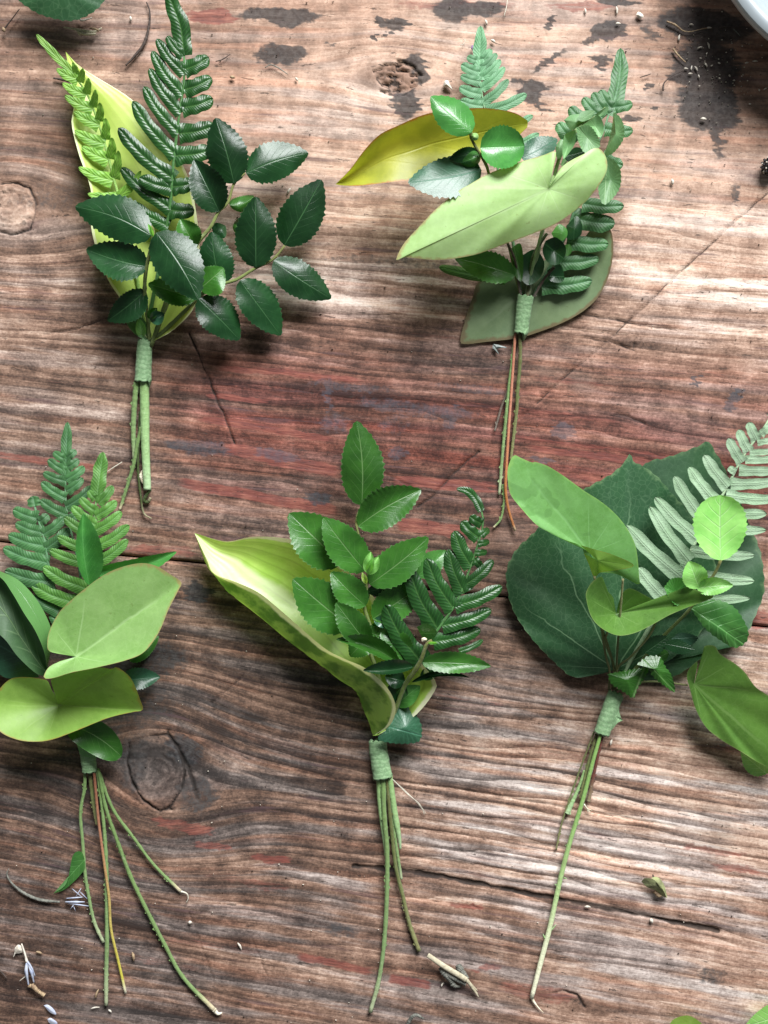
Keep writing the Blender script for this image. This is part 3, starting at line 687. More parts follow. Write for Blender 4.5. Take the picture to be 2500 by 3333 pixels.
ST_OLIVE = stem_mat('stem_olive', [(0, (.12, .12, .04)), (.5, (.15, .18, .06)), (1, (.24, .24, .10))])
ST_ORANGE = stem_mat('stem_orange', [(0, (.44, .17, .10)), (.45, (.55, .23, .14)), (.75, (.46, .17, .05)), (.97, (.34, .13, .04)), (1, (.7, .55, .35))], line=.1)
ST_YEL = stem_mat('stem_orange_yellow', [(0, (.22, .08, .04)), (.35, (.40, .18, .10)), (.62, (.52, .40, .12)), (.93, (.55, .50, .06)), (1, (.8, .75, .6))], line=.1)
ST_WHITE = stem_mat('stem_blanched', [(0, (.22, .40, .10)), (.3, (.26, .45, .13)), (.62, (.42, .58, .25)), (.8, (.74, .78, .52)), (1, (.82, .8, .6))], line=.1)
ST_TAN = stem_mat('stem_tan_tip', [(0, (.15, .25, .075)), (.9, (.20, .31, .11)), (.97, (.55, .48, .30)), (1, (.68, .6, .44))])
ST_MAROON = stem_mat('stem_maroon', [(0, (.14, .035, .025)), (.6, (.15, .05, .035)), (1, (.3, .24, .14))])
ST_BROWN = stem_mat('twig_brown', [(0, (.05, .035, .02)), (.6, (.14, .10, .075)), (1, (.2, .17, .14))])
ST_HAIRY = stem_mat('hairy_stem', [(0, (.16, .17, .045)), (.5, (.17, .23, .06)), (1, (.19, .25, .08))], rough=.75)
ST_DARK = stem_mat('stem_dark', [(0, (.04, .07, .015)), (.8, (.06, .09, .02)), (1, (.4, .35, .22))])
FIB = plain_mat('pale_fibre', (.6, .56, .46), (.45, .42, .34), .6)
CUT = plain_mat('cut_white_pith', (.75, .72, .58), (.6, .52, .36), .7)
BUD = plain_mat('green_bud', (.25, .42, .14), (.16, .3, .09), .45)

# ================================================================== FERN FRONDS
def pinna(par, mid, w, mat, zlist, cup=-1.6, name='pinna', groove=.5, nu=30, nv=11, tipr=.30, wave=.055, basew=1.15, taper=.16):
    """mid: px polyline base->tip ; w px ; z mm per polyline point"""
    c = cr([(x, y, z) for (x, y), z in zip(mid, zlist)], nu)
    tg = np.gradient(c[:, :2], axis=0); tg /= np.linalg.norm(tg, axis=1, keepdims=True)+1e-9
    nn = np.stack([-tg[:, 1], tg[:, 0]], 1); V = []; UV = []; ph = random.random()*6
    for i in range(nu):
        u = i/(nu-1)
        pr = (basew + (1-basew)*min(1, u*4)) * (1-taper*u)
        if u > 1-tipr: pr *= math.sqrt(max(0, 1-((u-1+tipr)/tipr)**2))
        for j in range(nv):
            v = -1+2*j/(nv-1)
            ww = w*.5*pr*(1+wave*math.sin(u*15+ph+(1 if v > 0 else 2.4))+wave*.4*math.sin(u*24+ph*3+v))
            x = c[i, 0]+nn[i, 0]*v*ww; y = c[i, 1]+nn[i, 1]*v*ww
            z = c[i, 2] + cup*(abs(v)**2.2)*(w/45.) - groove*math.exp(-(v/.22)**2)*(w/45.) + (.22*math.sin(u*15+ph+v)+.08*math.sin(u*21+ph))*abs(v)*(w/45.)
            V.append(P(x, y, max(z, .35))); UV.append((u, .5+.5*v))
    f = grid_faces(nu, nv)
    a, b, d = (np.array(V[nu//2*nv+k]) for k in (nv//2, nv//2+1, nv//2+nv))
    if np.cross(b-a, d-a)[2] < 0: f = [t[::-1] for t in f]
    return mk(name, V, f, mat, par, UV)

def frond(par, T, rachis, z, left, right, mat, w=75, rw=5, term=None, termw=100, rmat=None, dz=0.0, cup=-1.6, bend=.05, name='fern_frond', groove=.4, pk={}, wl=1.12, wr=1.12):
    cup = cup*.19; groove = groove*.9; termw = termw*1.1
    """rachis from tip to base in zoom coords. term: number of rachis points (from tip) the terminal lobe covers"""
    rp = tp(T, rachis, z); tr = term if term else 0
    body = tube(par, rp[max(0, tr-1):] if tr else rp, [rw*.5, rw*.8, rw], rmat or mat_rib(mat), name=name, n=30, m=8, nub=.03)
    R = cr(rp, 80)
    def zat(x, y): return R[np.argmin((R[:, 0]-x)**2+(R[:, 1]-y)**2), 2]
    if tr:
        tl = rp[:tr][::-1]
        pinna(body, [(q[0], q[1]) for q in tl], termw*T.s, mat, [q[2]+.8 for q in tl], cup=cup*.7, tipr=.5, basew=.8, taper=.1, wave=.07, groove=groove)
    for side, lst in ((-1, left), (1, right)):
        for e in lst:
            tx, ty, bx, by = e[:4]; ww = (e[4] if len(e) > 4 else w)*T.s*(wl if side < 0 else wr); dzt = e[5] if len(e) > 5 else dz
            b = np.array(T(bx, by)); t_ = np.array(T(tx, ty)); d = t_-b; n = np.array([-d[1], d[0]])
            tipdir = np.array(rp[0][:2])-b
            sg = 1 if n@tipdir > 0 else -1
            m = (b+t_)/2 - n*sg*bend
            zb = zat(*b)
            pinna(body, [tuple(b-d*.04), tuple(m), tuple(t_)], ww, mat, [zb+.6, zb+1.4+dzt*.4, zb+.5+dzt], cup=cup, groove=groove, **pk)
    return body
_ribs = {}
def mat_rib(mat):
    if mat.name not in _ribs:
        c = {'fern_dark': (.07, .20, .05), 'fern_bluish': (.12, .27, .13), 'fern_mid': (.17, .36, .11), 'fern_lime': (.27, .47, .10), 'fern_felted_underside': (.36, .50, .30), 'fern_pale': (.2, .38, .2)}[mat.name]
        _ribs[mat.name] = stem_mat('rachis_'+mat.name, [(0, c), (1, c)], line=.15)
    return _ribs[mat.name]

def tape(par, top, bot, wt, wb, zt0, zb0, flap=None):
    n, m = 26, 22; V = []; UV = []
    c = cr([(top[0], top[1], zt0), ((top[0]+bot[0])/2, (top[1]+bot[1])/2, (zt0+zb0)/2), (bot[0], bot[1], zb0)], n)
    X = np.array([P(*q) for q in c]); tg = np.gradient(X, axis=0); tg /= np.linalg.norm(tg, axis=1, keepdims=True)
    for i in range(n):
        u = i/(n-1); r = (wt+(wb-wt)*u)*.5*S
        s = np.cross(tg[i], [0, 0, 1.]); s /= np.linalg.norm(s); up = np.cross(s, tg[i])
        for j in range(m):
            a = 2*math.pi*j/m
            rr = r*(1+.075*((u*2.6+j/m) % 1) + .025*math.sin(3*a+u*5) + .012*math.sin(i*1.7+j*2.3))
            q = X[i]+(s*math.cos(a)*rr+up*math.sin(a)*rr*.72)
            if i in (0, n-1): q = q+tg[i]*S*3.5*math.sin(j*2.2)
            V.append((q[0], q[1], max(q[2], .0003))); UV.append((u, j/m))
    # turn the ends inwards
    f = grid_faces(n, m, True)
    for e, base in ((0, 0), (n-1, (n-1)*m)):
        k = len(V)
        for j in range(m):
            q = np.array(V[base+j]); V.append(tuple(X[e]+(q-X[e])*.72+tg[e]*(S*6 if e == 0 else -S*6))); UV.append((u, j/m))
        for j in range(m):
            a, b, c_, d = base+j, base+(j+1) % m, k+(j+1) % m, k+j
            f.append((a, d, c_, b) if e == 0 else (a, b, c_, d))
    return mk('floral_tape', V, f, TAPE, par, UV)

GRP = 'boutonnieres laid out on the table'
def bt(label, x, y): return thing('boutonniere', label, 'boutonniere', P(x, y, 0), GRP)
def sprig(par, pts, r, mat=None, name='huckleberry_sprig'):
    return tube(par, pts, r, mat or ST_HAIRY, name=name, n=36, m=8, nub=.08)

# ================================================================== 1. upper left
b1 = bt('boutonniere with dark fern, lime hosta leaf and two arching sprigs of dark leaves, upper left', 470, 1100)
loft(b1, [[(478,1100,6),(404,989,10),(345,897,13),(298,749,13),(296,620,13),(256,500,13),(233,400,12),(240,330,11),(214,168,8)],
          [(484,1100,5),(470,960,5),(430,830,6),(400,700,6),(370,560,7),(330,450,7),(300,360,7),(265,270,7),(212,166,7)],
          [(490,1106,5),(540,1020,5),(560,880,6),(540,740,7),(490,600,8),(440,480,8),(390,380,8),(300,275,8),(211,165,7)],
          [(497,1112,7),(570,1070,12),(640,985,16),(650,850,11),(640,700,8),(606,560,7),(520,420,7),(426,321,7),(268,222,7),(210,164,7)]], HOSTA_A, name='hosta_leaf')
frond(b1, Z1, [(278,262,16),(420,420,15),(560,560,14),(680,740,13),(760,950,12),(820,1150,11),(870,1350,11),(920,1530,11),(1000,1800,9),(1110,2500,5)], None,
      [(435,530,600,610,85,2),(480,640,660,730,85,2),(497,735,710,840,90,2),(570,860,760,960,95,2),(575,1005,800,1110,100,2),(630,1130,830,1230,100,2),(605,1290,860,1390,100,3),(675,1495,900,1525,80,3)],
      [(560,480,585,570,50,4),(638,525,615,630,60,5),(682,600,665,720,60,5),(735,690,715,820,60,5),(768,790,765,930,65,5),(812,910,810,1070,70,5),(862,1060,850,1220,75,5),(912,1160,880,1370,75,6),(1088,1318,930,1510,75,4)],
      FERN_L, rw=6, term=3, termw=60, cup=-1.0, groove=.3, pk=dict(tipr=.6, taper=.35))
frond(b1, Z1, [(1290,-60,24),(1340,60,23),(1395,220,22),(1420,430,21),(1420,620,20),(1385,870,19),(1350,1150,18),(1330,1350,17),(1310,1600,15),(1240,2000,10),(1130,2550,5)], None,
      [(1288,278,1412,430,85),(1208,298,1416,560,95),(1172,392,1402,720,105),(1152,525,1388,860,105),(1108,665,1370,1015,105),(1022,778,1345,1185,120,2),(912,985,1325,1370,130,3),(1075,1370,1318,1450,125,2),(930,1290,1305,1600,110,-2),(1000,1560,1290,1740,110,-2)],
      [(1612,440,1425,535,110),(1635,600,1428,690,112),(1645,760,1412,830,118),(1660,970,1392,1030,125),(1640,1155,1360,1200,125),(1490,1410,1335,1440,110),(1500,1620,1318,1620,110)],
      FERN_D, rw=7, term=4, termw=135, cup=-2.6, wl=1.0, wr=1.2)
s1 = sprig(b1, tp(Z3, [(925,560,27),(945,640,26),(890,900,22),(880,1080,16),(900,1250,10),(915,1450,6)], None), 6)
leaf(s1, Z3, (930,632), (343,408), 300, HK_DARK, 27, 25, bend=.04, cup=-2, sides=(1.0, 1.05))
leaf(s1, Z3, (903,872), (428,738), 270, HK_DARK, 22, 18, bend=-.03, cup=3, lift=(2, 0))
leaf(s1, Z3, (970,608), (1295,1128), 330, HK_DARK, 27, 31, cup=-2, bend=-.04)
leaf(s1, Z3, (885,1060), (592,1290), 210, HK_DARK, 16, 13, cup=3, sides=(1.1, .8))
leaf(s1, Z3, (1265,1125), (905,1005), 200, HK_MID, 18, 15, cup=4, sides=(.9, 1.0))
leaf(s1, Z3, (925,1290), (1032,1235), 105, HK_BLUE, 12, 13, cup=3, teeth=0)
leaf(s1, Z3, (905,1270), (975,1190), 70, HK_MID, 11, 13, cup=2, teeth=0)
leaf(s1, Z3, (920,1430), (700,1180), 120, HK_PALE, 5, 8, cup=2, teeth=0)
leaf(s1, Z3, (860,1420), (835,1270), 75, HK_LIME, 6, 9, cup=2, teeth=0)
leaf(s1, Z3, (945,640), (905,540), 30, HK_LIME, 28, 31, teeth=0)
s2 = sprig(b1, tp(Z2, [(705,625,17),(620,705,17),(575,850,18),(500,925,19),(440,1040,20),(320,1190,19),(150,1500,12),(-20,1960,6)], None), [4, 5, 8, 9, 7])
leaf(s2, Z2, (622,705), (478,198), 280, HK_DARK, 18, 21, cup=-2, bend=.02)
leaf(s2, Z2, (712,625), (1195,468), 275, HK_DARK, 17, 12, cup=-2, bend=-.03)
leaf(s2, Z2, (508,922), (312,522), 250, HK_DARK, 20, 22, cup=3, lift=(0, 2))
leaf(s2, Z2, (315,1195), (205,980), 180, HK_MID, 20, 23, cup=3)
leaf(s2, Z2, (585,872), (775,800), 110, HK_MID, 16, 11, cup=-2, bend=.12)
leaf(s2, Z2, (640,1090), (690,960), 90, HK_MID, 9, 7, cup=-1)
leaf(s2, Z2, (470,1100), (555,1030), 130, HK_DARK, 12, 10, cup=1, teeth=0)
s3 = sprig(b1, tp(Z2, [(1012,1185,12),(920,1290,13),(780,1360,15),(640,1445,17),(500,1490,18),(370,1560,18),(230,1700,14),(30,1890,7)], None), [4, 5, 6, 7])
leaf(s3, Z2, (790,1352), (788,805), 290, HK_DARK, 16, 20, cup=-2.5, bend=.01)
leaf(s3, Z2, (1008,1182), (1295,675), 300, HK_DARK, 12, 15, cup=-2, bend=.02)
leaf(s3, Z2, (925,1300), (1370,1592), 245, HK_DARK, 14, 7, cup=-3, lift=(0, 3), sides=(.95, 1.05), shine=.03)
leaf(s3, PX, (782,912), (914,1092), 108, HK_DARK, 17, 8, cup=-2, lift=(-2, 3), sides=(1.05, .95), shine=.03)
leaf(s3, PX, (646,972), (780,1106), 108, HK_DARK, 19, 12, cup=-2, lift=(-2, 3), sides=(1.05, .95), shine=.03)
leaf(s3, Z2, (525,1492), (450,1075), 250, HK_DARK, 18, 22, cup=-2, bend=-.05)
leaf(s3, Z2, (350,1520), (540,1355), 200, HK_MID, 20, 21, cup=1, sides=(1.0, 1.2))
tape(b1, (473,1105), (464,1244), 48, 52, 5.0, 4.2)
tube(b1, tp(Z4, [(500,700,4),(505,1000,3.2),(510,1300,2.8),(530,1755,2.4)], None), [17, 17, 15, 14], ST_LIGHT, nub=.02, flat=.75)
tube(b1, tp(Z4, [(425,720,4),(405,950,3),(395,1200,2),(405,1460,1.6)], None), [10, 10, 9, 7], ST_GREEN)
tube(b1, tp(Z4, [(470,1150,3),(430,1330,2.4),(400,1500,2),(350,1680,1.4),(265,1945,1)], None), [6, 7, 7, 6, 5], ST_TAN)
tube(b1, tp(Z4, [(460,1000,1.8),(440,1500,1.2),(465,1800,1),(495,1975,1),(570,2030,1)], None), [5, 5, 4.5, 4, 3], ST_DARK)
tube(b1, tp(Z4, [(560,1750,2.2),(525,1800,1.6),(500,1855,1.2),(535,1870,1),(560,1830,1.4)], None), [5, 6, 6, 4], ST_DARK, name='stem_bark')
tube(b1, tp(Z4, [(490,1560,1.2),(470,1620,1),(490,1690,.9)], None), [3, 7, 4], CUT, name='stem_pith')

# ================================================================== 2. upper right
b2 = bt('boutonniere topped by one large pale heart leaf over a yellowing red-edged leaf, upper right', 1695, 1000)
frond(b2, A, [(1338,80,7),(1335,200,7),(1332,320,7),(1335,500,8),(1352,640,9),(1380,760,10),(1430,1000,12),(1560,1600,10),(1650,2150,6)], None,
      [(1233,318,1322,352,62),(1188,378,1325,440,80),(1183,465,1330,510,72),(1173,552,1338,610,82),(1178,655,1350,700,80),(1200,790,1375,800,80)],
      [(1420,258,1352,345,55),(1462,292,1350,410,60),(1492,340,1350,485,62),(1525,398,1352,560,66),(1553,492,1365,670,66),(1695,605,1400,735,80),(1742,770,1500,880,60),(1790,910,1560,1010,60)],
      FERN_P, rw=6, term=4, termw=100, cup=-.9, wl=1.1, wr=1.12)
loft(b2, [[(1094,598,20),(1139,552,26),(1186,489,30),(1236,438,31),(1295,409,31),(1363,379,31),(1422,364,30),(1536,352,28),(1614,355,26),(1677,368,24),(1717,392,22)],
          [(1092,599,20),(1190,545,22),(1287,491,23),(1380,470,22),(1477,468,21),(1570,448,20),(1640,425,20),(1718,402,21)],
          [(1093,600,20),(1118,604,22),(1177,604,25),(1270,593,26),(1333,587,25),(1400,572,23),(1550,525,20),(1660,465,19),(1716,415,21)]], YELLOW)
s = sprig(b2, tp(A, [(1262,905,38),(1270,960,37),(1340,1080,34),(1390,1180,30),(1440,1400,22),(1560,1800,12),(1640,2150,6)], None), 4.5)
leaf(s, A, (1270,905), (952,625), 250, HK_GLOSS, 40, 42, cup=-2.5, sides=(.9, 1.0), teeth=10, tooth=.03, shine=.3)
leaf(s, B, (150,905), (492,890), 305, HK_GLOSS, 35, 35, cup=4.5, arch=-1, p=.5, q=.5, lift=(-1, 1), teeth=12, tooth=.03)
leaf(s, A, (1345,1195), (778,1290), 285, HK_BLUE, 32, 32, cup=-1, bend=-.02, shine=.42)
leaf(s, B, (470,985), (745,835), 185, HK_BLUE, 29, 29, cup=1, shine=.42)
leaf(s, A, (1320,1050), (1095,1110), 105, HK_DARK, 30, 29, cup=2)
leaf(s, A, (1335,1080), (1180,1140), 120, HK_FRESH, 33, 31, cup=-4, teeth=0)
leaf(s, A, (1240,1190), (1340,1210), 120, HK_DARK, 27, 27)
fan(s, A, (1290,935), 40, [(1262,925,38),(1275,908,38),(1310,910,38),(1322,935,38),(1310,962,38),(1275,962,38)], BUD, ze=38, closed=True, name='bud', n=24, rings=4, pw=2.2, wob=0)
frond(b2, B, [(1232,132,12),(1228,330,13),(1190,520,14),(1140,650,16),(1090,800,18),(1000,1000,18),(900,1300,14),(800,1600,10),(560,2050,5)], None,
      [(1078,455,1160,600,85),(1020,475,1130,640,90),(942,515,1090,670,90),(838,588,990,720,100),(750,708,880,860,110)],
      [(1325,560,1180,590,85),(1330,770,1120,760,95),(1252,1040,1090,980,100),(1260,1350,950,1335,105),(1190,1485,880,1445,140),(1140,1645,830,1625,115),(1065,1755,760,1790,105),(1015,1925,640,1965,120)],
      FERN_B, rw=6, term=4, termw=125, cup=-1.8)
pinna(b2, [C(820,630), C(600,610), C(368,558)], 40, FERN_M, [8, 8, 6])
s = sprig(b2, tp(B, [(1120,600,26),(1010,690,26),(900,760,26),(800,900,25),(740,1050,22),(640,1500,14),(520,2050,6)], None), 6, ST_GREEN)
fan(s, B, (890,700), 27, [(795,690),(855,648),(940,648),(1010,690),(930,735),(850,765)], HK_PALE, ze=25, closed=True, tip=(795,690))
fan(s, B, (960,665), 28, [(900,690),(930,625),(1030,618),(1010,660),(950,700)], HK_PALE, ze=28, closed=True, tip=(1030,618))
fan(s, B, (1070,650), 28, [(1030,650),(1120,590),(1140,605),(1100,650),(1045,668)], HK_PALE, ze=29, closed=True, tip=(1125,595))
fan(s, B, (1040,740), 28, [(940,730),(1010,680),(1060,650),(1100,720),(1095,800),(1060,820),(1000,745)], HK_PALE, ze=30, closed=True, tip=(1090,810))
fan(s, B, (975,825), 30, [(893,748),(985,733),(1045,800),(1072,880),(1040,920),(960,940),(912,860)], HK_PALE, ze=32, closed=True, tip=(1050,915), serr=3)
fan(s, B, (835,870), 29, [(800,800),(870,765),(888,780),(880,870),(830,950),(790,985),(785,880)], HK_PALE, ze=33, closed=True, tip=(790,985))
fan(s, B, (760,900), 27, [(730,890),(770,840),(800,860),(780,970),(740,980)], HK_PALE, ze=26, closed=True, tip=(790,850))
fan(s, B, (880,950), 24, [(800,985),(880,900),(960,930),(900,1000),(830,1010)], HK_DARK, ze=24, closed=True, tip=(960,930))
fan(s, B, (1195,800), 27, [(1180,628,27),(1235,680,29),(1258,760,29),(1245,850,28),(1170,945,24),(1108,952,22),(1140,860,22),(1165,760,22)], HK_PALE, closed=True, tip=(1110,952), base=(1185,630), serr=3)
fan(s, B, (1155,1150), 22, [(1125,975),(1190,1010),(1232,1095),(1215,1230),(1105,1338),(1062,1205),(1110,1090)], HK_PALE, ze=25, closed=True, tip=(1105,1338), base=(1130,980), serr=3)
fan(s, B, (800,1010), 22, [(770,1040),(790,985),(825,990),(800,1040)], HK_PALE, ze=22, closed=True, tip=(790,985))
s = sprig(b2, tp(C, [(1100,330,16),(1010,480,13),(980,640,9),(960,800,6)], None), 5, ST_DARK)
leaf(s, C, (885,615), (478,495), 185, HK_MID, 12, 14, cup=2)
fan(s, C, (1150,450), 14, [(1090,380),(1160,358),(1225,420),(1215,500),(1160,545),(1100,520),(1070,450)], HK_DARK, ze=17, closed=True, tip=(1215,500))
fan(s, C, (1195,330), 17, [(1130,330),(1180,270),(1232,300),(1235,350),(1195,385),(1150,365)], HK_FRESH, ze=16, closed=True, tip=(1195,385))
fan(s, C, (1285,300), 15, [(1230,280),(1300,215),(1335,270),(1330,340),(1280,372),(1235,365)], HK_DARK, ze=14, closed=True, tip=(1280,372))
fan(s, C, (1245,440), 14, [(1215,410),(1255,405),(1268,450),(1240,485),(1220,470)], HK_MID, ze=14, closed=True, tip=(1240,485))
fan(s, C, (1000,560), 10, [(930,480),(1020,440),(1080,520),(1060,620),(980,680),(920,620)], HK_DARK, ze=11, closed=True, tip=(980,680))
fan(s, C, (900,520), 11, [(860,430),(920,400),(940,500),(930,650),(880,600)], HK_MID, ze=12, closed=True, tip=(930,650))
fan(s, C, (1150,620), 9, [(1100,580),(1180,540),(1215,610),(1200,660),(1120,650)], HK_DARK, ze=10, closed=True, tip=(1210,620))
tube(b2, tp(C, [(1150,560,12),(1080,640,9),(1010,760,6)], None), 4.5, ST_BROWN)
tube(b2, tp(C, [(830,390,16),(880,500,13),(905,640,9),(930,800,6)], None), 4.5, ST_BROWN)
fan(b2, C, (1290,450), 5, [(1180,520,3),(1000,540,2.5),(800,600,2.5),(640,658,2),(600,760,1.6),(560,880,1.4),(515,1045,1.2),(545,1078,1.2),(700,1062,1.4),(880,1042,1.6),(1000,1012,1.6),(1200,937,1.8),(1350,852,2.5),(1452,750,3.5),(1522,600,5),(1548,440,7),(1532,310,9),(1480,262,9),(1400,300,8),(1310,430,6)], GREY, tip=(540,1060), n=110, rings=12, pw=1.1, wob=.3)
fan(b2, B, (677,1222), 37, [(690,1150,37),(715,1050,38),(735,938,39),(700,932,39),(640,958,38),(400,1030,36),(200,1110,35),(60,1190,35),(-20,1237,35),(-180,1365,34),(-330,1520,33),(-445,1650,32),(-500,1775,31),(-430,1748,31),(-170,1768,30),(100,1730,30),(330,1650,30),(545,1570,31),(740,1485,32),(945,1335,33),(1060,1200,35),(1112,1115,36),(1131,1040,37),(1112,955,38),(1062,905,39),(1005,915,39),(960,945,39),(850,1000,38),(770,1062,38),(700,1170,37)],
    HEART, tip=(-500,1775), n=140, rings=14, pw=1.0, bulge=1.5, wob=.3)
tube(b2, tp(B, [(680,1215,36),(720,1120,32),(690,1300,24),(560,1800,12),(500,2050,6)], None), 5, ST_GREEN, name='petiole')
tape(b2, (1711,962), (1695,1086), 52, 43, 6, 4.5)
tube(b2, tp(D, [(525,215,3.6),(500,600,3),(465,1100,2.4),(440,1500,2.2),(430,1750,2.2),(460,1950,1.8),(522,2145,1.4)], None), 5, ST_ORANGE, nub=.01)
tube(b2, tp(D, [(565,215,3.6),(570,500,2.8),(545,800,2),(535,1000,1.6),(500,1300,1.2),(478,1480,1)], None), [6.5, 6.5, 6.5, 6, 5], ST_OLIVE)
tube(b2, tp(D, [(520,300,3),(470,700,2),(440,1000,1.6),(410,1300,1.2),(385,1600,1),(368,1800,1)], None), [5.5, 6, 6, 5], ST_GREEN)
tube(b2, tp(D, [(400,1700,1),(415,1850,1),(385,2030,.9),(315,2115,.8)], None), [4.5, 4.5, 4, 4], ST_TAN)
tube(b2, tp(D, [(470,650,1.6),(445,800,1.2),(390,960,1),(325,1190,1)], None), [3, 3, 4.5, 3], ST_BROWN)

# ================================================================== 3. lower left
b3 = bt('boutonniere of three small ferns and two apple green heart leaves, lower left', 290, 2440)
frond(b3, E, [(562,58,6),(555,200,6.5),(550,320,7),(545,500,7),(545,700,7),(560,850,7),(620,1100,8),(680,1500,8),(700,2700,5)], None,
      [(443,308,545,372,68),(398,370,540,465,75),(358,480,538,550,75),(343,558,535,690,85),(333,705,548,830,90)],
      [(632,292,555,355,62),(655,370,555,440,68),(702,428,555,540,75),(690,525,560,630,75),(775,588,560,760,80),(640,820,570,880,80)],
      FERN_B, rw=6, term=4, termw=90, cup=-1.4)
frond(b3, E, [(272,675,10),(290,760,10.5),(310,850,11),(360,1000,12),(388,1150,12),(410,1280,12),(470,1500,11),(600,1900,9),(700,2700,5)], None,
      [(108,785,305,860,105),(128,900,345,980,100),(68,998,375,1090,115),(24,1105,392,1230,120),(38,1295,430,1390,125),(275,1500,480,1630,95),(420,1640,560,1800,90)],
      [(402,828,330,890,80),(535,850,370,990,85),(575,940,388,1110,95)],
      FERN_B, rw=7, term=2, termw=105, cup=-1.7)
frond(b3, E, [(857,308,13),(840,420,13),(820,560,14),(805,680,14),(790,800,15),(780,1000,15),(765,1200,15),(755,1400,14),(720,1800,10),(710,2700,5)], None,
      [(735,628,792,700,60),(663,688,790,800,75),(595,758,785,910,85),(532,850,780,1010,85),(475,1010,772,1130,85),(408,1122,765,1240,90),(355,1262,705,1440,110),(262,1410,620,1560,115)],
      [(938,588,822,735,75),(970,715,802,840,80),(1012,805,795,960,85),(1075,915,790,1100,90),(1065,1035,785,1240,90)],
      FERN_M, rw=6, term=4, termw=115, cup=-1.5)
s = sprig(b3, tp(E, [(740,1410,20),(730,1600,17),(720,2000,11),(710,2700,5)], None), 5, ST_GREEN)
leaf(s, E, (742,1415), (690,818), 215, HK_GLOSS, 20, 30, cup=5, sides=(.55, 1.35), bend=-.03, lift=(0, 0), shine=.15, teeth=12, tooth=.02)
leaf(s, E, (780,1310), (1470,1138), 150, HK_GLOSS, 16, 18, cup=3, bend=.05, sides=(.9, 1.0), teeth=12, tooth=.03)
loft(b3, [[(389,2200,12),(395,2165,18),(405,2074,20),(390,2010,20),(350,1940,20),(290,1895,19),(190,1880,17),(60,1860,14),(-80,1790,12)] and
          [(*F(400,945),14),(*F(432,700),17),(*F(400,560),18),(*F(300,380),18),(*F(160,230),17),(*F(0,150),16),(*F(-200,80),14)],
          [(*F(395,960),17),(*F(360,800),22),(*F(290,640),25),(*F(200,500),25),(*F(100,330),24),(*F(0,200),22),(*F(-200,100),18)]], HK_GLOSS)
loft(b3, [[(*F(397,960),16.5),(*F(362,802),21.5),(*F(292,642),24.5),(*F(202,502),24.5),(*F(102,332),23.5),(*F(2,202),21.5),(*F(-200,102),17.5)],
          [(*F(392,980),13),(*F(300,840),15),(*F(220,690),16),(*F(110,450),16),(*F(0,280),15),(*F(-200,60),14)],
          [(*F(385,1020),13),(*F(300,1000),16),(*F(150,862),19),(*F(60,740),20),(*F(0,680),20),(*F(-200,500),18)]], UNDER)
fan(b3, F, (150,860), 9, [(330,1030),(200,1040),(30,1030),(-80,900),(-120,700),(0,640),(150,780)], HK_BLUE, ze=7, closed=True, tip=(-120,700))
leaf(b3, F, (1000,1060), (1330,1028), 165, HK_BLUE, 8, 5, cup=2)
leaf(b3, F, (1080,900), (1320,690), 130, HK_MID, 7, 3, cup=-1)
leaf(b3, F, (560,1420), (1010,1690), 250, HK_MID, 13, 8, cup=2, sides=(.95, 1.1), bend=-.08, teeth=0, p=.5, q=.5)
fan(b3, F, (486,1266), 13, [(470,1200,15),(420,1120,18),(395,1060,20),(340,1043,21),(200,1030,21),(90,1045,20),(0,1125,19),(-60,1230,18),(-70,1350,19),(0,1482,21),(150,1552,22),(310,1567,22),(450,1545,22),(650,1470,22),(900,1370,22),(1100,1322,21),(1188,1302,21),(1165,1220,24),(1140,1150,27),(1100,1060,31),(1050,1000,33),(970,948,34),(925,962,34),(800,950,33),(560,1000,32),(430,1040,30),(440,1120,24),(475,1220,16)],
    HEART2, tip=(1188,1302), n=140, rings=14, pw=1.0, wob=.2)
fan(b3, F, (634,862), 24, [(560,847,26),(480,835,28),(405,812,30),(393,750,31),(410,650,31),(480,510,30),(560,420,30),(700,300,30),(850,190,30),(1000,120,30),(1170,84,30),(1300,108,29),(1400,168,28),(1505,240,27),(1482,310,28),(1400,470,29),(1320,660,31),(1200,820,33),(1050,890,35),(800,952,37),(600,992,37),(450,1037,36),(372,1042,35),(368,1010,33),(410,945,30),(500,898,27)],
    HEARTB, tip=(1505,240), n=140, rings=14, pw=1.2, wob=.3)
tape(b3, (284,2420), (291,2512), 52, 46, 6, 4)
fan(b3, F, (690,1640), 8, [(640,1590),(700,1580),(790,1640),(800,1700),(700,1690),(660,1650)], HK_PALE, ze=8, closed=True, tip=(800,1700), name='tape_end')
tube(b3, tp(G_, [(610,225,3),(610,360,3),(580,540,2.6),(595,750,2.2),(610,950,1.8),(640,1150,1.4),(680,1330,1.2),(745,1475,1)], None), 6, ST_GREEN)
tube(b3, tp(G_, [(675,225,4.6),(710,600,4),(750,900,3.4),(785,1150,2.8),(800,1380,2.2),(850,1600,1.6),(905,1842,1)], None), 5, ST_YEL, nub=.01)
tube(b3, tp(G_, [(700,225,3.6),(745,600,2.6),(765,900,2),(770,1200,1.4),(770,1500,1.2),(765,1700,1),(765,1930,1)], None), [6, 6.5, 7.5, 8, 7], ST_GREEN)
tube(b3, tp(G_, [(708,230,4.4),(760,500,3.6),(850,760,3),(940,1000,2.2),(1060,1250,1.6),(1180,1480,1.2),(1320,1730,1.2),(1550,1970,1.2)], None), [5, 7, 7.5, 7, 8.5], ST_TAN)
tube(b3, tp(G_, [(705,230,3.4),(810,510,2.6),(960,720,2),(1110,920,1.4),(1300,1108,1)], None), [6.5, 6, 5.5, 6], ST_TAN)
tube(b3, tp(G_, [(645,230,2.6),(670,450,2),(695,630,1.6)], None), [8, 8, 4], ST_OLIVE)
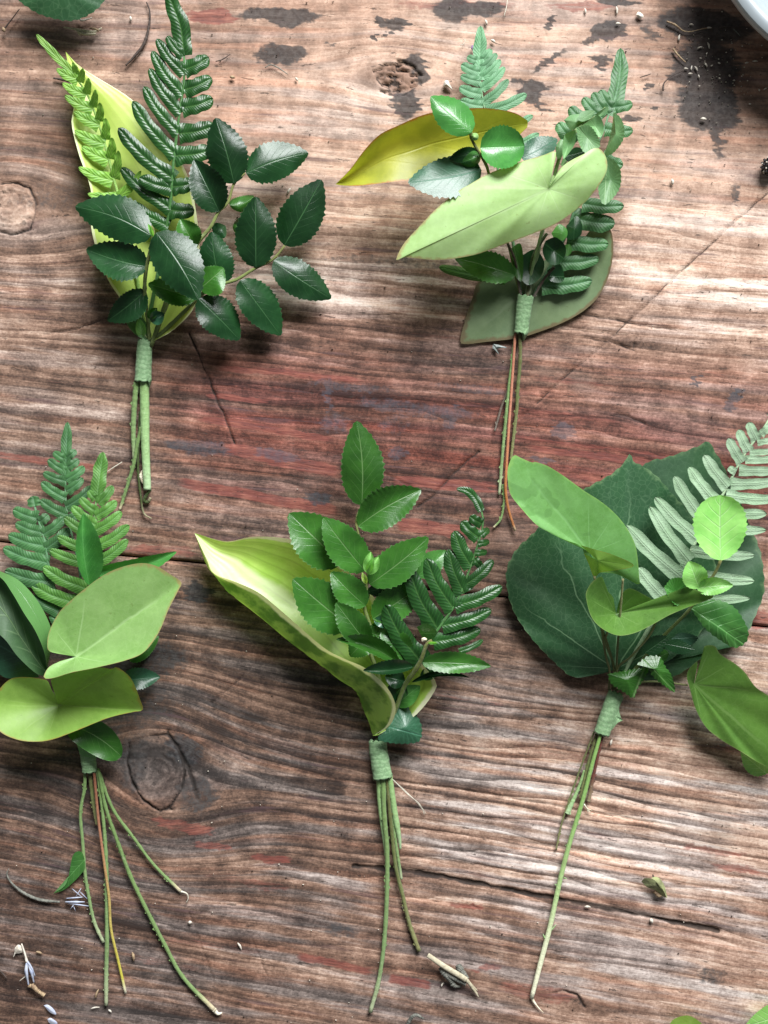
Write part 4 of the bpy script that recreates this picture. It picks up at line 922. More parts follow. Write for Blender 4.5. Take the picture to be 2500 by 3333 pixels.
tube(b3, tp(G_, [(1300,1108,1),(1345,1125,.8),(1355,1160,.6),(1340,1192,.5)], None), [4, 2.5, 1.6, 1], FIB, name='stem_fibre', n=14)
tube(b3, tp(G_, [(1540,1960,1.2),(1570,1990,1),(1600,1982,.8)], None), [8, 6, 2], CUT, name='stem_pith', n=12)
fan(b3, G_, (520,970), 2.5, [(385,1125,.8),(480,1048,2),(525,850,4),(590,828,4),(612,930,3),(570,1000,2),(470,1092,1.2)], HK_FRESH, closed=True, tip=(385,1125), base=(610,880), name='stem_leaf')

# ================================================================== 4. lower centre
b4 = bt('boutonniere with a rolled white-edged hosta leaf and one curling dark fern, lower centre', 1235, 2410)
loft(b4, [[(*J(500,1085),7),(*J(700,980),8),(*J(840,905),10),(*J(990,720),14),(*J(1012,590),16),(1330,2110,15),(1230,1960,13),(*H_(1100,1050),13),(*H_(1000,980),13),(*H_(860,880),13),(*H_(650,830),12),(*H_(450,825),11),(*H_(280,855),9),(*H_(70,798),7)],
          [(*J(480,1090),5),(*J(560,900),4),(*J(600,700),3),(1200,2110,3),(1080,1990,3),(950,1900,4),(820,1830,5),(720,1790,6),(*H_(70,800),7)],
          [(*J(450,1092),5),(*J(425,1000),6),(*J(352,830),9),(*J(290,690),12),(*J(150,590),13),(*J(0,470),13),(930,2075,13),(*H_(480,1340),12),(*H_(300,1200),11),(*H_(210,1080),10),(*H_(140,975),9),(*H_(70,801),7)],
          [(*J(468,1086),8),(*J(602,1000),16),(*J(656,880),22),(*J(640,760),25),(*J(550,620),27),(*J(380,480),28),(*J(200,400),28),(*J(0,290),27),(*H_(650,1320),24),(*H_(500,1200),22),(*H_(350,1130),20),(*H_(200,1070),17),(*H_(150,970),13),(*H_(70,802),7)]], HOSTA_B, name='hosta_leaf', nu=70, nv=41, flip=True)
s = sprig(b4, tp(I_, [(410,250,22),(375,350,22),(420,520,23),(470,640,24),(465,800,23),(440,1000,22),(480,1150,20),(470,1310,17),(560,1600,10),(560,2000,5)], None), [3, 4, 5, 6, 7, 7])
leaf(s, H_, (1198,612), (1165,42), 262, HK_MID, 21, 24, cup=-1.5, bend=.02)
leaf(s, H_, (1172,752), (1598,505), 240, HK_MID, 22, 21, cup=3, lift=(2, 0), bend=-.04)
leaf(s, H_, (1060,1010), (707,665), 300, HK_MID, 21, 24, cup=2)
leaf(s, H_, (1222,1055), (938,695), 230, HK_MID, 25, 29, cup=1)
leaf(s, H_, (1250,1145), (1648,828), 225, HK_MID, 24, 24, cup=1, bend=.02)
leaf(s, H_, (1130,1440), (732,1108), 290, HK_MID, 22, 25, cup=1, sides=(1.0, 1.0))
leaf(s, H_, (1225,1290), (990,1062), 185, HK_MID, 24, 27, cup=2)
leaf(s, I_, (475,1305), (222,975), 205, HK_MID, 25, 29, cup=2)
leaf(s, I_, (468,750), (492,582), 90, HK_LIME, 27, 30, cup=3, teeth=0, sides=(1, .8))
leaf(s, I_, (470,755), (550,620), 90, HK_LIME, 26, 29, cup=4, teeth=0)
leaf(s, I_, (455,830), (425,740), 40, HOSTA_B, 24, 25, teeth=0, name='bract')
leaf(s, I_, (505,1100), (880,850), 240, HK_MID, 18, 16, cup=2)
leaf(s, I_, (850,770), (1075,575), 165, HK_FRESH, 11, 10, cup=2)
leaf(s, I_, (470,890), (810,830), 130, HK_DARK, 17, 15, cup=1)
leaf(s, I_, (515,1108), (690,1150), 90, HK_BLUE, 18, 17, cup=1, teeth=0)
leaf(s, I_, (780,1420), (575,1175), 210, HK_MID, 16, 17, cup=2)
leaf(s, I_, (500,1330), (560,1110), 150, HK_FRESH, 13, 13, cup=2)
for (bx_, by_, tx_, ty_, W_, zz) in ((470,960,250,800,170,17),(520,1010,760,930,170,14),(470,1200,700,1290,150,15),(480,1240,330,1390,170,14),(560,900,820,700,150,13),(600,1330,820,1230,140,12),(430,700,250,560,150,16)):
    leaf(s, I_, (bx_, by_), (tx_, ty_), W_, random.choice((HK_MID, HK_DARK, HK_MID)), zz, zz+2, cup=1.5)
fan(s, J, (930,170), 24, [(848,112,27),(930,80,28),(1000,118,28),(1028,168,26),(970,245,22),(900,205,22)], HK_FRESH, closed=True, tip=(1028,168), pw=1)
frond(b4, I_, [(1150,98,22),(1230,112,22),(1295,170,22),(1345,270,23),(1358,360,23),(1330,480,23),(1280,640,22),(1210,830,21),(1140,990,21),(1010,1180,20),(930,1290,19),(840,1480,15),(740,1640,10),(600,2000,5)], None,
      [(1255,308,1345,365,75,2),(1190,348,1318,470,95,1),(1135,420,1262,690,115,1),(1088,562,1205,890,120,1),(918,632,1122,1010,130,2),(785,715,995,1155,150,3),(600,992,865,1415,155,5)],
      [(1400,400,1340,455,55,-3),(1405,500,1320,520,50,-3),(1388,580,1300,590,50,-3),(1350,700,1290,640,60,-3),(1435,645,1225,835,85,-1),(1505,848,1150,995,105,-3),(1422,1028,1055,1150,105,-4),(1338,1178,985,1275,110,-5),(1358,1262,1180,1350,45,-4)],
      FERN_D, rw=6, term=4, termw=65, cup=-2.2)
s = sprig(b4, tp(J, [(985,235,25),(935,270,25),(890,400,23),(830,510,20),(740,640,15),(640,900,9),(560,1120,5)], None), [5, 7, 7, 8, 9])
leaf(s, J, (695,448), (122,222), 165, HK_MID, 21, 28, cup=4, sides=(.6, 1.1), bend=.07)
leaf(s, J, (815,470), (365,505), 130, HK_DARK, 20, 29, cup=3, sides=(.5, 1.3), bend=-.05)
leaf(s, J, (895,432), (1515,465), 185, HK_MID, 21, 19, cup=2, bend=-.03, sides=(1, .9))
leaf(s, J, (800,610), (1328,568), 55, HK_DARK, 16, 15, cup=2, bend=-.1, teeth=0)
leaf(s, J, (740,600), (560,560), 150, HK_DARK, 13, 14)
leaf(s, J, (700,800), (640,580), 170, HK_DARK, 9, 12)
leaf(s, J, (880,560), (1060,500), 110, FERN_D, 13, 12, teeth=0)
leaf(s, J, (660,820), (880,640), 170, HK_FRESH, 8, 13, teeth=0)
fan(s, J, (745,1010), 13, [(655,835,10),(735,806,10),(790,850,10),(840,905,10),(885,1000,9),(885,1095,8),(850,1145,8),(740,1158,9),(600,1150,10),(500,1112,10),(600,1010,11)], HK_BLUE, closed=True, tip=(885,1090), base=(560,1000), serr=4, shine=.3)
fan(s, J, (925,225), 26, [(890,215),(915,205),(940,220),(930,240),(895,245)], CUT, ze=25, closed=True, name='bract', n=20, rings=3)
leaf(s, J, (950,258), (1035,258), 22, HK_LIME, 27, 28, teeth=0, name='bract')
tape(b4, (1228,2408), (1245,2534), 56, 60, 5.4, 5)
tube(b4, tp(K, [(355,60,4.5),(365,300,3.6),(400,620,2.6),(410,760,2)], None), [11, 10, 8, 3], ST_LIGHT, nub=.01)
tube(b4, tp(K, [(445,60,4.4),(490,380,3.2),(530,600,2.4),(540,700,1.8)], None), [11, 11, 11, 4], ST_LIGHT, nub=.01)
tube(b4, tp(K, [(390,60,5.6),(400,400,4.6),(425,700,3.6),(425,1000,2.8),(415,1300,2),(390,1600,1.4),(350,1850,1.2),(280,2110,1.2)], None), [8, 8.5, 8.5, 8, 8, 7.5, 7.5], ST_GREEN)
tube(b4, tp(K, [(418,60,4.6),(460,500,3.6),(500,850,2.8),(560,1100,2),(620,1350,1.4),(702,1582,1.2)], None), [6, 7, 7, 7, 8], ST_OLIVE)
tube(b4, tp(K, [(450,300,3),(500,650,2),(550,960,1.4)], None), [7, 6, 5], ST_GREEN)
for dx in (0, 6, -5): tube(b4, tp(K, [(460,85,5),(600,218+dx,3),(700+dx,310,2),(766-abs(dx)*3,398+dx,1)], None), [1.2, 1.2, .8], FIB, name='stem_fibre', m=5)

# ================================================================== 5. lower right
b5 = bt('boutonniere backed by large round blue-green leaves with a pale upside-down fern, lower right', 2010, 2240)
fan(b5, PX, (2020,2190), 4, [(2000,2120,4),(1960,1900,4),(2000,1640,4),(2096,1516,4),(2160,1494,4),(2215,1476,4),(2270,1455,4),(2306,1438,4),(2320,1462,4),(2350,1512,4),(2400,1620,4),(2462,1764,4),(2480,1831,5),(2486,1913,6),(2479,1950,6),(2458,2002,7),(2424,2070,7),(2374,2108,7),(2327,2106,7),(2285,2138,6),(2243,2172,5),(2180,2206,4),(2100,2215,4)], ASPEN2, tip=(2306,1438), n=140, rings=14, wob=.8, serr=5)
fan(b5, PX, (2002,2178), 9, [(1985,2186,8),(1940,2196,7),(1868,2203,6),(1808,2157,6),(1740,2087,6),(1690,2019,7),(1664,1965,8),(1650,1900,8),(1651,1855,8),(1667,1815,8),(1692,1779,8),(1730,1745,8),(1755,1718,8),(1820,1650,9),(1905,1593,9),(1954,1566,9),(1992,1544,9),(2030,1510,9),(2049,1480,9),(2066,1508,9),(2095,1521,9),(2140,1555,9),(2190,1612,9),(2243,1673,9),(2310,1780,9),(2335,1900,9),(2310,2010,9),(2240,2100,9),(2140,2170,8),(2060,2192,8)], ASPEN, tip=(2049,1480), n=160, rings=14, wob=1.1, serr=5)
frond(b5, M_, [(1760,-60,13),(1680,30,13),(1590,170,13),(1400,430,14),(1250,720,15),(1000,1150,16),(870,1400,17),(780,1600,17),(640,1830,16),(420,2220,12),(180,2640,6)], None,
      [(1468,72,1545,240,95),(1368,145,1465,350,95),(1268,230,1400,460,100),(1270,515,1340,560,70),(1030,392,1255,700,115),(880,512,1145,850,115),(737,602,1010,1010,120),(548,806,955,1210,125),(497,895,870,1420,130),(268,1082,780,1570,140),(380,1500,640,1800,130)],
      [(1690,90,1590,190,70),(1720,240,1560,270,60),(1780,340,1490,370,60),(1800,425,1450,440,70),(1790,540,1390,545,90),(1760,650,1310,680,100),(1740,830,1265,795,105),(1650,970,1150,950,105),(1645,1132,1060,1095,95),(1532,1380,930,1340,100),(1528,1632,810,1535,115),(1490,1800,660,1780,90)],
      FERN_U, rw=7, term=2, termw=80, cup=1.8, groove=-.5, bend=.03)
s = sprig(b5, tp(M_, [(1195,1425,34),(1150,1530,32),(1080,1640,30),(900,1900,24),(560,2250,14),(240,2640,6)], None), [5, 5, 6, 6])
leaf(s, M_, (1195,1432), (1190,788), 480, HK_LIME, 34, 37, cup=3, sides=(1.0, 1.0), p=.62, q=.5, teeth=12, tooth=.03, arch=-1)
leaf(s, M_, (985,1705), (880,1440), 230, HK_LIME, 33, 37, cup=2, sides=(1.0, 1.0), teeth=12, tooth=.03)
leaf(s, M_, (960,1705), (1318,1675), 160, HK_LIME, 33, 35, cup=2, bend=-.02, teeth=12, tooth=.04)
fan(s, N_, (945,300), 27, [(860,265),(915,202),(985,195),(1025,215),(1025,290),(965,400),(900,345)], HK_FRESH, ze=30, closed=True, tip=(862,262), base=(1000,380), serr=3)
fan(s, N_, (1270,530), 26, [(1068,432,26),(1130,392,27),(1250,365,28),(1380,410,28),(1450,490,27),(1502,600,24),(1492,675,21),(1440,718,20),(1380,722,21),(1270,655,23),(1170,570,25)], HK_FRESH, closed=True, tip=(1470,700), base=(1070,425), bulge=.8, serr=4, shine=.25)
fan(s, N_, (570,980), 15, [(428,935),(560,912),(722,888),(712,950),(650,1035),(618,1112),(540,1062),(455,1005)], HK_MID, ze=13, closed=True, tip=(618,1112), base=(700,900), serr=5)
fan(s, N_, (800,900), 20, [(650,862,20),(740,798),(825,808),(862,880),(908,940),(938,1065,15),(862,1022),(775,950),(735,880)], HK_MID, ze=18, closed=True, tip=(938,1065), base=(700,820), serr=5)
fan(s, N_, (970,720), 20, [(868,702),(960,668),(1085,742),(1005,778),(905,752)], HK_DARK, ze=20, closed=True, tip=(1085,742), serr=4)
fan(s, N_, (1020,655), 17, [(920,660),(990,618),(1112,650),(1060,705),(960,700)], HK_BLUE, ze=17, closed=True, tip=(1112,650), serr=4)
fan(s, N_, (780,720), 18, [(700,760),(720,680),(800,640),(880,650),(860,730),(780,790)], HK_DARK, ze=18, closed=True, tip=(880,650), serr=4)
fan(s, N_, (840,790), 14, [(780,800),(830,745),(890,770),(860,830)], HK_MID, ze=14, closed=True, tip=(890,770), serr=3)
for pts in ([(455,1050,6),(470,890,9),(420,700,16),(370,560,24)], [(460,1050,6),(470,870,9),(405,690,18),(425,600,22)], [(470,1050,6),(490,880,10),(500,700,18),(540,200,30)], [(480,1050,6),(500,885,10),(600,800,15),(740,640,21),(790,540,24)], [(430,1050,6),(435,900,12),(400,750,18),(320,180,32)]):
    tube(b5, tp(N_, pts, None), 3.6, ST_OLIVE, name='petiole')
tube(b5, tp(N_, [(480,1060,5),(700,995,6),(880,1000,8),(1040,1020,11)], None), 3.2, ST_OLIVE, name='petiole')
fan(b5, N_, (487,468), 22, [(462,420,23),(466,345,26),(400,270,31),(380,183,35),(310,215,36),(262,285,36),(255,345,36),(290,480,34),(350,560,33),(440,617,32),(530,637,31),(650,610,31),(780,545,31),(900,478,31),(1050,415,32),(1150,380,33),(1238,335,35),(1130,295,35),(1025,262,33),(900,350,27),(835,440,24),(780,370,25),(700,320,27),(592,272,29),(530,318,27),(502,400,24)], HEART4, tip=(1238,335), n=140, rings=13, pw=1.1, wob=.2)
fan(b5, L_, (790,1180), 32, [(825,1395,30),(780,1280,30),(740,1190,31),(710,1120,33),(600,1080,34),(460,1020,35),(330,940,36),(200,800,36),(110,680,36),(85,540,36),(92,440,36),(138,348,36),(200,370,36),(290,408,36),(325,405,36),(430,440,36),(560,520,36),(740,650,36),(880,740,36),(1000,840,36),(1100,960,36),(1170,1090,35),(1196,1200,34),(1212,1380,32),(1212,1455,30),(1100,1402,29),(1000,1362,29),(870,1352,29)], HEART3, tip=(138,348), n=130, rings=13, pw=1.0, wob=.3)
lobe = fan(b5, L_, (860,1250), 38, [(708,1118,34),(780,1138,37),(850,1160,39),(1000,1205,40),(1168,1292,38),(1000,1335,36),(880,1352,32),(828,1395,31),(780,1280,33),(738,1190,33)], HEART2, tip=(1168,1292), closed=False, n=60, rings=7, pw=1.0, wob=.1, name='folded_lobe')
fan(b5, N_, (1088,1012), 13, [(1120,930,14),(1145,890,15),(1163,800,18),(1168,720,21),(1250,718,21),(1290,780,20),(1400,850,19),(1480,920,18),(1560,1030,17),(1659,1100,16),(1720,1170,15),(1790,1400,12),(1790,1620,10),(1740,1690,9),(1659,1657,9),(1560,1602,9),(1450,1532,10),(1300,1442,10),(1180,1342,11),(1100,1200,12),(1060,1060,13),(1033,960,15),(1050,895,17),(1115,838,20),(1098,920,16)], HEART4, tip=(1740,1600), n=130, rings=13, pw=1.0, wob=.4)
tape(b5, (2004,2252), (1957,2390), 46, 50, 6, 5)
fan(b5, N_, (480,1260), 7, [(450,1200),(500,1100,8),(545,1115,7),(520,1150),(510,1210),(525,1270),(537,1292,6),(500,1310),(430,1388,5),(420,1320)], TAPE, ze=7, closed=True, tip=(537,1292), name='tape_flap')
tube(b5, tp(O_, [(652,355,3.4),(560,600,2.6),(490,800,2),(440,960,1.4),(410,1107,1)], None), 3.2, ST_OLIVE)
tube(b5, tp(O_, [(694,370,5.4),(640,560,4.6),(580,790,3.8),(500,1050,3),(440,1280,2.4),(370,1600,1.8),(310,1830,1.5),(255,2045,1.4)], None), [6.5, 7.5, 8, 8.5, 9, 9.5, 9.5, 8], ST_WHITE, nub=.03)
tube(b5, tp(O_, [(704,385,4),(660,580,3),(615,800,2)], None), [5.5, 6, 7], ST_MAROON)
tube(b5, tp(O_, [(668,370,3.6),(605,600,2.8),(565,780,2)], None), [6, 6.5, 6], ST_OLIVE)
tube(b5, tp(O_, [(590,600,2.4),(550,720,2),(480,875,1.6)], None), [4, 6, 10], ST_LIGHT)
for k, (ex, ey) in enumerate(((632,872),(640,855),(615,870))): tube(b5, tp(O_, [(588,815,1.6),(605,840,1.4),(ex,ey,1)], None), [3, 2, 1], CUT, name='stem_fibre', n=8, m=5)
tube(b5, tp(O_, [(255,2035,1.2),(265,2065,1),(290,2100,.8),(330,2142,.6)], None), [6, 4, 2, 1], CUT, name='stem_fibre', n=14, m=6)
for (x, y, dx, dy) in ((545,945,14,-6),(480,1075,-14,4),(465,1285,16,4),(412,1330,-12,-6),(385,1610,26,-30),(335,1660,-8,-20)):
    tube(b5, tp(O_, [(x-dx*.4,y-dy*.4,2),(x,y,2),(x+dx,y+dy,2)], None), [3, 2.5, .8], ST_LIGHT, name='stem_barb', n=6, m=5)

for par, T, pts in ((b1, Z4, [(520,690,6),(560,660,7),(572,700,6),(556,760,3),(540,790,2),(535,730,4)]), (b2, C, [(930,985,6),(968,975,6),(970,1010,5),(955,1040,3),(935,1060,2),(932,1010,5)]),
                    (b4, J, [(560,1440,7),(622,1430,6),(632,1440,5),(618,1462,4),(590,1485,4),(560,1475,6)])):
    cx_ = sum(q[0] for q in pts)/len(pts); cy_ = sum(q[1] for q in pts)/len(pts)
    fan(par, T, (cx_, cy_), 7, pts, TAPE, closed=True, tip=pts[3][:2], name='tape_end', n=30, rings=4, wob=.4)

# ================================================================== LOOSE THINGS ON THE TABLE
def stick(name, label, cat, pts, rad, mat, group=None, **kw):
    return tag(tube(None, pts, rad, mat, name=name, **kw), label, cat, group)
W_SEED = plain_mat('white_husk', (.62, .58, .50), (.45, .40, .33), .6, 900)
TAN = plain_mat('dry_tan', (.40, .30, .18), (.20, .13, .08), .75, 700)
STRAW = plain_mat('dry_straw', (.52, .47, .34), (.36, .32, .22), .7, 600)
GREYB = plain_mat('grey_bark', (.20, .20, .17), (.10, .105, .09), .85, 800, .8)
DARKTW = plain_mat('dark_twig', (.07, .048, .038), (.035, .025, .02), .7, 900)
BLUEP = plain_mat('blue_petal', (.40, .45, .60), (.56, .60, .68), .55, 500, .3, trans=.2)
SHARD = plain_mat('grey_shard', (.16, .19, .18), (.32, .35, .34), .35, 500)
DRYLEAF = plain_mat('dry_leaf', (.30, .33, .15), (.17, .18, .09), .8, 350, .8)
ENAMEL = plain_mat('pale_enamel', (.30, .34, .36), (.27, .31, .33), .3, 40, .02, spec=.55)
BLACKB = plain_mat('black_seed_head', (.012, .011, .012), (.03, .026, .026), .35, 900)

def lathe(par, prof, cx, cy, mat, name, n=96, label=None):
    V = []; 
    for r, z in prof:
        for j in range(n):
            a = 2*math.pi*j/n; V.append((cx+r*math.cos(a), cy+r*math.sin(a), z))
    return mk(name, V, grid_faces(len(prof), n, True), mat, par)
# dish in the top right corner, mostly out of frame
cx, cy, _ = P(2878, -328, 24)
dish = thing('dish', 'pale blue-grey dish whose rim cuts the top right corner', 'dish', (cx, cy, 0))
lathe(dish, [(.0, .0012), (.040, .0012), (.048, .002), (.056, .008), (.064, .016), (.0698, .0218), (.0712, .0236), (.0716, .0250), (.0714, .0262), (.0706, .0272)], cx, cy, ENAMEL, 'outer_wall')
lathe(dish, [(.0706, .0272), (.0690, .0282), (.0672, .0284), (.0655, .0278), (.0640, .0264)], cx, cy, ENAMEL, 'rim')
lathe(dish, [(.0640, .0264), (.060, .019), (.053, .010), (.046, .005), (.030, .0035), (.0, .0035)], cx, cy, ENAMEL, 'inner_wall')
# dark leaf in the top left corner
o = fan(None, Z1, (470,-80), 15, [(60,-130,14),(150,0,13),(200,42,13),(300,102,12),(430,142,12),(540,156,12),(640,132,12),(740,72,13),(800,0,13),(850,-130,14),(700,-300,15),(450,-380,15),(200,-300,15)], ASPEN, closed=True, tip=(540,156), n=100, rings=9, serr=4, name='loose_leaf')
tag(o, 'dark toothed leaf hanging into the top left corner of the table', 'leaf')
o = fan(None, N_, (1560,1630), 3.5, [(1448,1538,4),(1520,1565,5),(1600,1610,5),(1680,1660,4),(1650,1700,2),(1560,1718,1),(1480,1655,2)], HK_LIME, closed=True, tip=(1448,1538), serr=3, name='loose_leaf')
tag(o, 'small pale leaf scrap poking out beneath the big leaf at the right edge', 'leaf')
o = fan(None, Q2, (770,2120), 2.5, [(590,2110),(640,2050,3),(740,2012,4),(830,2018,4),(930,2085,3),(980,2160),(800,2240),(620,2200)], HEART2, ze=2, tip=(980,2160), closed=True, name='loose_leaf')
tag(o, 'rounded green leaf just entering the bottom edge near the corner', 'leaf')
o = fan(None, Q2, (1640,2060), 4, [(1400,2130,2),(1480,2030,3),(1570,1950,4),(1680,1885,5),(1800,1880,5),(1850,2100,5),(1600,2250,3)], HK_LIME, tip=(1400,2130), closed=True, name='loose_leaf')
tag(o, 'bright green leaf filling the very bottom right corner', 'leaf')
# sticks and twigs
stick('twig', 'curved dark brown twig lying left of the tall dark fern', 'twig', tp(Z1, [(1130,15),(1155,90),(1150,200),(1115,330),(1050,420),(970,505)], 1), [2, 3, 4, 5, 5, 2.5], DARKTW)
stick('twig', 'short brown twig half hidden behind the lime fern', 'twig', tp(Z1, [(412,603),(470,612),(540,625)], 1), [2.5, 4, 4], DARKTW, n=12)
stick('twig', 'thin bleached twig below the rust-red smear at the top', 'twig', tp(PX, [(862,221),(880,211),(905,220),(937,242)], .8), [1.2, 2, 2, 1.2], GREYB, n=14, m=6)
stick('twig', 'tiny brown twig beside the tall dark fern tip', 'twig', tp(PX, [(702,200),(725,193),(750,176)], .8), [1.5, 2.2, 1], DARKTW, n=10, m=6)
stick('needle', 'long grey curved dry needle in the lower left', 'needle', tp(G_, [(65,945),(50,985),(85,1050),(170,1120),(290,1170),(430,1185)], 1), [1, 3, 4.5, 5, 5, 3], GREYB)
stick('twig', 'stub of dark twig at the left edge near the bottom', 'twig', tp(G_, [(-20,1660),(10,1690),(50,1735)], 1), [3, 3, 2], DARKTW, n=10)
stick('tendril', 'hooked grey-green tendril curling up at the bottom edge', 'tendril', tp(Q1, [(300,1860,1),(340,1760,2),(390,1690,3),(450,1680,3),(530,1722,1.4)], None), [6, 6, 6, 5, 3], GREYB)
stick('fibre', 'fine pale straw beside the small light fern, left side', 'fibre', tp(E, [(880,480),(940,440),(1015,392)], .8), [1, 2, 1.2], FIB, n=8, m=5)
stick('twig', 'wavy pale twig crossing the black stain below the dish', 'twig', tp(Q3, [(95,330,1),(190,365,1.4),(250,400,1.2),(340,470,1),(450,490,1),(600,455,1),(720,430,1)], None), [3, 4, 3, 1.6, 1.4, 1.4, 2], TAN, n=30, m=6)
stick('twig', 'orange-tipped splinter at the left side of the black stain', 'splinter', tp(Q3, [(195,750),(260,840),(320,900),(392,965)], 1), [3.5, 3.5, 2.5, 2], TAN, n=14, m=6)
stick('twig', 'thin dark curved stalk leading into the black stain', 'twig', tp(Q3, [(335,1095),(240,1135),(140,1195),(50,1290),(40,1400)], 1), [1.6, 1.4, 1.4, 2, 3], DARKTW, n=20, m=6)
stick('twig', 'short red-brown twig between the upper right fern and the stain', 'twig', tp(PX, [(2083,252),(2102,246),(2118,241)], .8), [1.2, 2, 1.2], DARKTW, n=8, m=6)
stick('twig', 'faint grey twig in the shade beside the dish', 'twig', tp(Q3, [(1120,440),(1170,490),(1228,550)], .8), [1.2, 2, 1.4], GREYB, n=8, m=6)
stick('thread', 'thin white thread near the top edge above the upper right fern', 'thread', tp(PX, [(1652,0),(1648,25),(1640,55)], .8), [1, 1.6, 1], FIB, n=8, m=5)
stick('thread', 'tiny curled pale thread left of the upper right fern', 'thread', tp(PX, [(1497,146),(1510,143),(1514,132),(1508,126)], .8), [1, 1.4, 1], FIB, n=10, m=5)
# twig with bud in top left
t = thing('dry_bud', 'small dry bud on a thin twig at the left edge under the corner leaf', 'bud', P(13, 95, 0))
tube(t, tp(Z1, [(150,70,2),(90,150,2),(30,225,2)], None), [1.5, 2, 3], DARKTW, name='twig', n=12, m=6)
tube(t, tp(Z1, [(20,212,2),(30,232,2),(36,245,2)], None), [3, 7, 3], TAN, name='bud', n=10, m=8)
# husk bundle
t = thing('husk_bundle', 'bundle of dry split husks under the corner leaf, top left', 'husks', P(265, 98, 0))
tube(t, tp(Z1, [(492,210,1.2),(600,228,2),(720,245,2.2),(785,215,2)], None), [2, 4, 5, 2], STRAW, name='husk')
tube(t, tp(Z1, [(590,240,2),(660,262,2),(740,262,2.2)], None), [3, 5, 4], STRAW, name='husk')
tube(t, tp(Z1, [(600,240,1.5),(612,262,1.5),(625,275,1)], None), [4, 4, 2], STRAW, name='husk', n=8)
tube(t, tp(Z1, [(690,215,2),(740,225,2.4),(765,240,2)], None), [2, 4, 3], TAN, name='husk', n=12)
t = thing('husk', 'forked white husk just above the husk bundle, top left', 'husk', P(275, 62, 0))
tube(t, tp(Z1, [(610,132),(628,162)], 1.2), [2.5, 3.5], W_SEED, name='arm', n=8)
tube(t, tp(Z1, [(630,160),(670,150),(712,135)], 1.2), [3.5, 2.5, 1.5], W_SEED, name='arm', n=8)
# split stem, bottom centre
t = thing('split_stem', 'pale split stem with peeling grey bark near the bottom centre', 'stem', P(1470, 3170, 0))
tube(t, tp(Q1, [(590,865,3),(800,1010,4),(1000,1130,4.5),(1110,1200,4)], None), [8, 9, 9, 9], STRAW, name='core', nub=.03, flat=.6)
for k, (ex, ey) in enumerate(((1285,1445),(1270,1400),(1265,1350),(1210,1370))):
    tube(t, tp(Q1, [(1090,1185,4),(1150,1245,3),(ex,ey,1)], None), [7, 5, 1.5], STRAW, name='frayed_end', n=10, m=6)
tube(t, tp(Q1, [(750,1035,1.5),(830,1130,2.5),(900,1200,2),(950,1275,1.6),(1040,1285,1)], None), [6, 10, 9, 8, 4], GREYB, name='bark_curl', nub=.2)
tube(t, tp(Q1, [(780,1060,2),(900,1150,3),(1100,1250,2.4)], None), [6, 8, 8], GREYB, name='bark_strip', nub=.15)
tube(t, tp(Q1, [(1000,1000,2.5),(1030,1070,2.6),(1080,1120,3),(1130,1180,3)], None), [9, 12, 8, 5], GREYB, name='bark_curl', nub=.2)
# dried bud
t = thing('dried_leaf', 'crumpled dry olive leaf on the ridged wood, lower right', 'dry leaf', P(2125, 2890, 0))
fan(t, Q2, (420,600), 5, [(290,560,2),(330,525,4),(410,535,6),(470,580,6),(530,660,5),(555,740,1.5),(440,655,3),(350,620,3)], DRYLEAF, closed=True, tip=(555,740), name='blade', n=40, rings=5, wob=1)
fan(t, Q2, (480,600), 4, [(400,520,4),(450,510,3),(500,540,3),(545,620,2),(570,745,.8),(530,680,4),(470,590,6)], DRYLEAF, closed=True, tip=(570,745), name='blade', n=40, rings=5, wob=.8)
tube(t, tp(Q2, [(440,670,2),(480,715,2),(520,700,1.6)], None), [6, 7, 4], TAN, name='calyx', n=10)
tube(t, tp(Q2, [(425,530,3),(418,500,2),(414,488,1.6)], None), [3, 3, 2], DARKTW, name='stalk', n=6)
# blue florets
t = thing('blue_floret', 'withered blue floret by the stems of the lower left bundle', 'floret', P(250, 2935, 0))
for a, b_, r in (((475,1160),(600,1150),3.5),((470,1185),(610,1185),5),((490,1195),(640,1215),3.5),((520,1090),(590,1150),2.2),((585,1085),(545,1150),2),((575,1110),(630,1165),2.2),((505,1240),(535,1200),2),((545,1255),(530,1215),1.6)):
    tube(t, tp(G_, [(*a,1),((a[0]+b_[0])/2,(a[1]+b_[1])/2,2.2),(*b_,1.4)], None), [r*.4, r*.7, r*.3], BLUEP, name='petal', n=10, m=6)
tube(t, tp(G_, [(620,1190,1.5),(720,1212,1)], None), [3, 1.5], DARKTW, name='stalk', n=6)
t = thing('blue_floret', 'trumpet of pale blue petals near the bottom left corner', 'floret', P(95, 3150, 0))
tube(t, tp(G_, [(155,1485,1.4),(180,1560,1.6),(195,1620,2)], None), [2.5, 3, 5], W_SEED, name='tube', n=12)
for ex, ey, r in ((207,1790,4.5),(190,1740,4),(245,1770,4.5),(252,1720,3.5),(230,1680,3.5)):
    tube(t, tp(G_, [(195,1610,2),((195+ex)/2+ (6 if ex > 215 else -8),(1610+ey)/2,2.6),(ex,ey,1)], None), [3, r, 2], BLUEP, name='petal', n=12, m=6)
tube(t, tp(G_, [(185,1720,1),(140,1755,.8)], None), [2, 1.2], W_SEED, name='petal', n=6)
fan(t, G_, (130,1528), 2, [(105,1520),(130,1492),(160,1510),(165,1545),(110,1556)], W_SEED, ze=1.2, closed=True, name='petal', n=24, rings=3)
tube(t, tp(G_, [(110,1550,1),(95,1585,.8)], None), [2, 1], W_SEED, name='petal', n=6)
def flake(label, cat, T, c, pts, mat, z=1.5, name='flake', grp=None):
    return tag(fan(None, T, c, z, pts, mat, ze=.9, closed=True, n=30, rings=3, name=name, wob=.3), label, cat, grp)
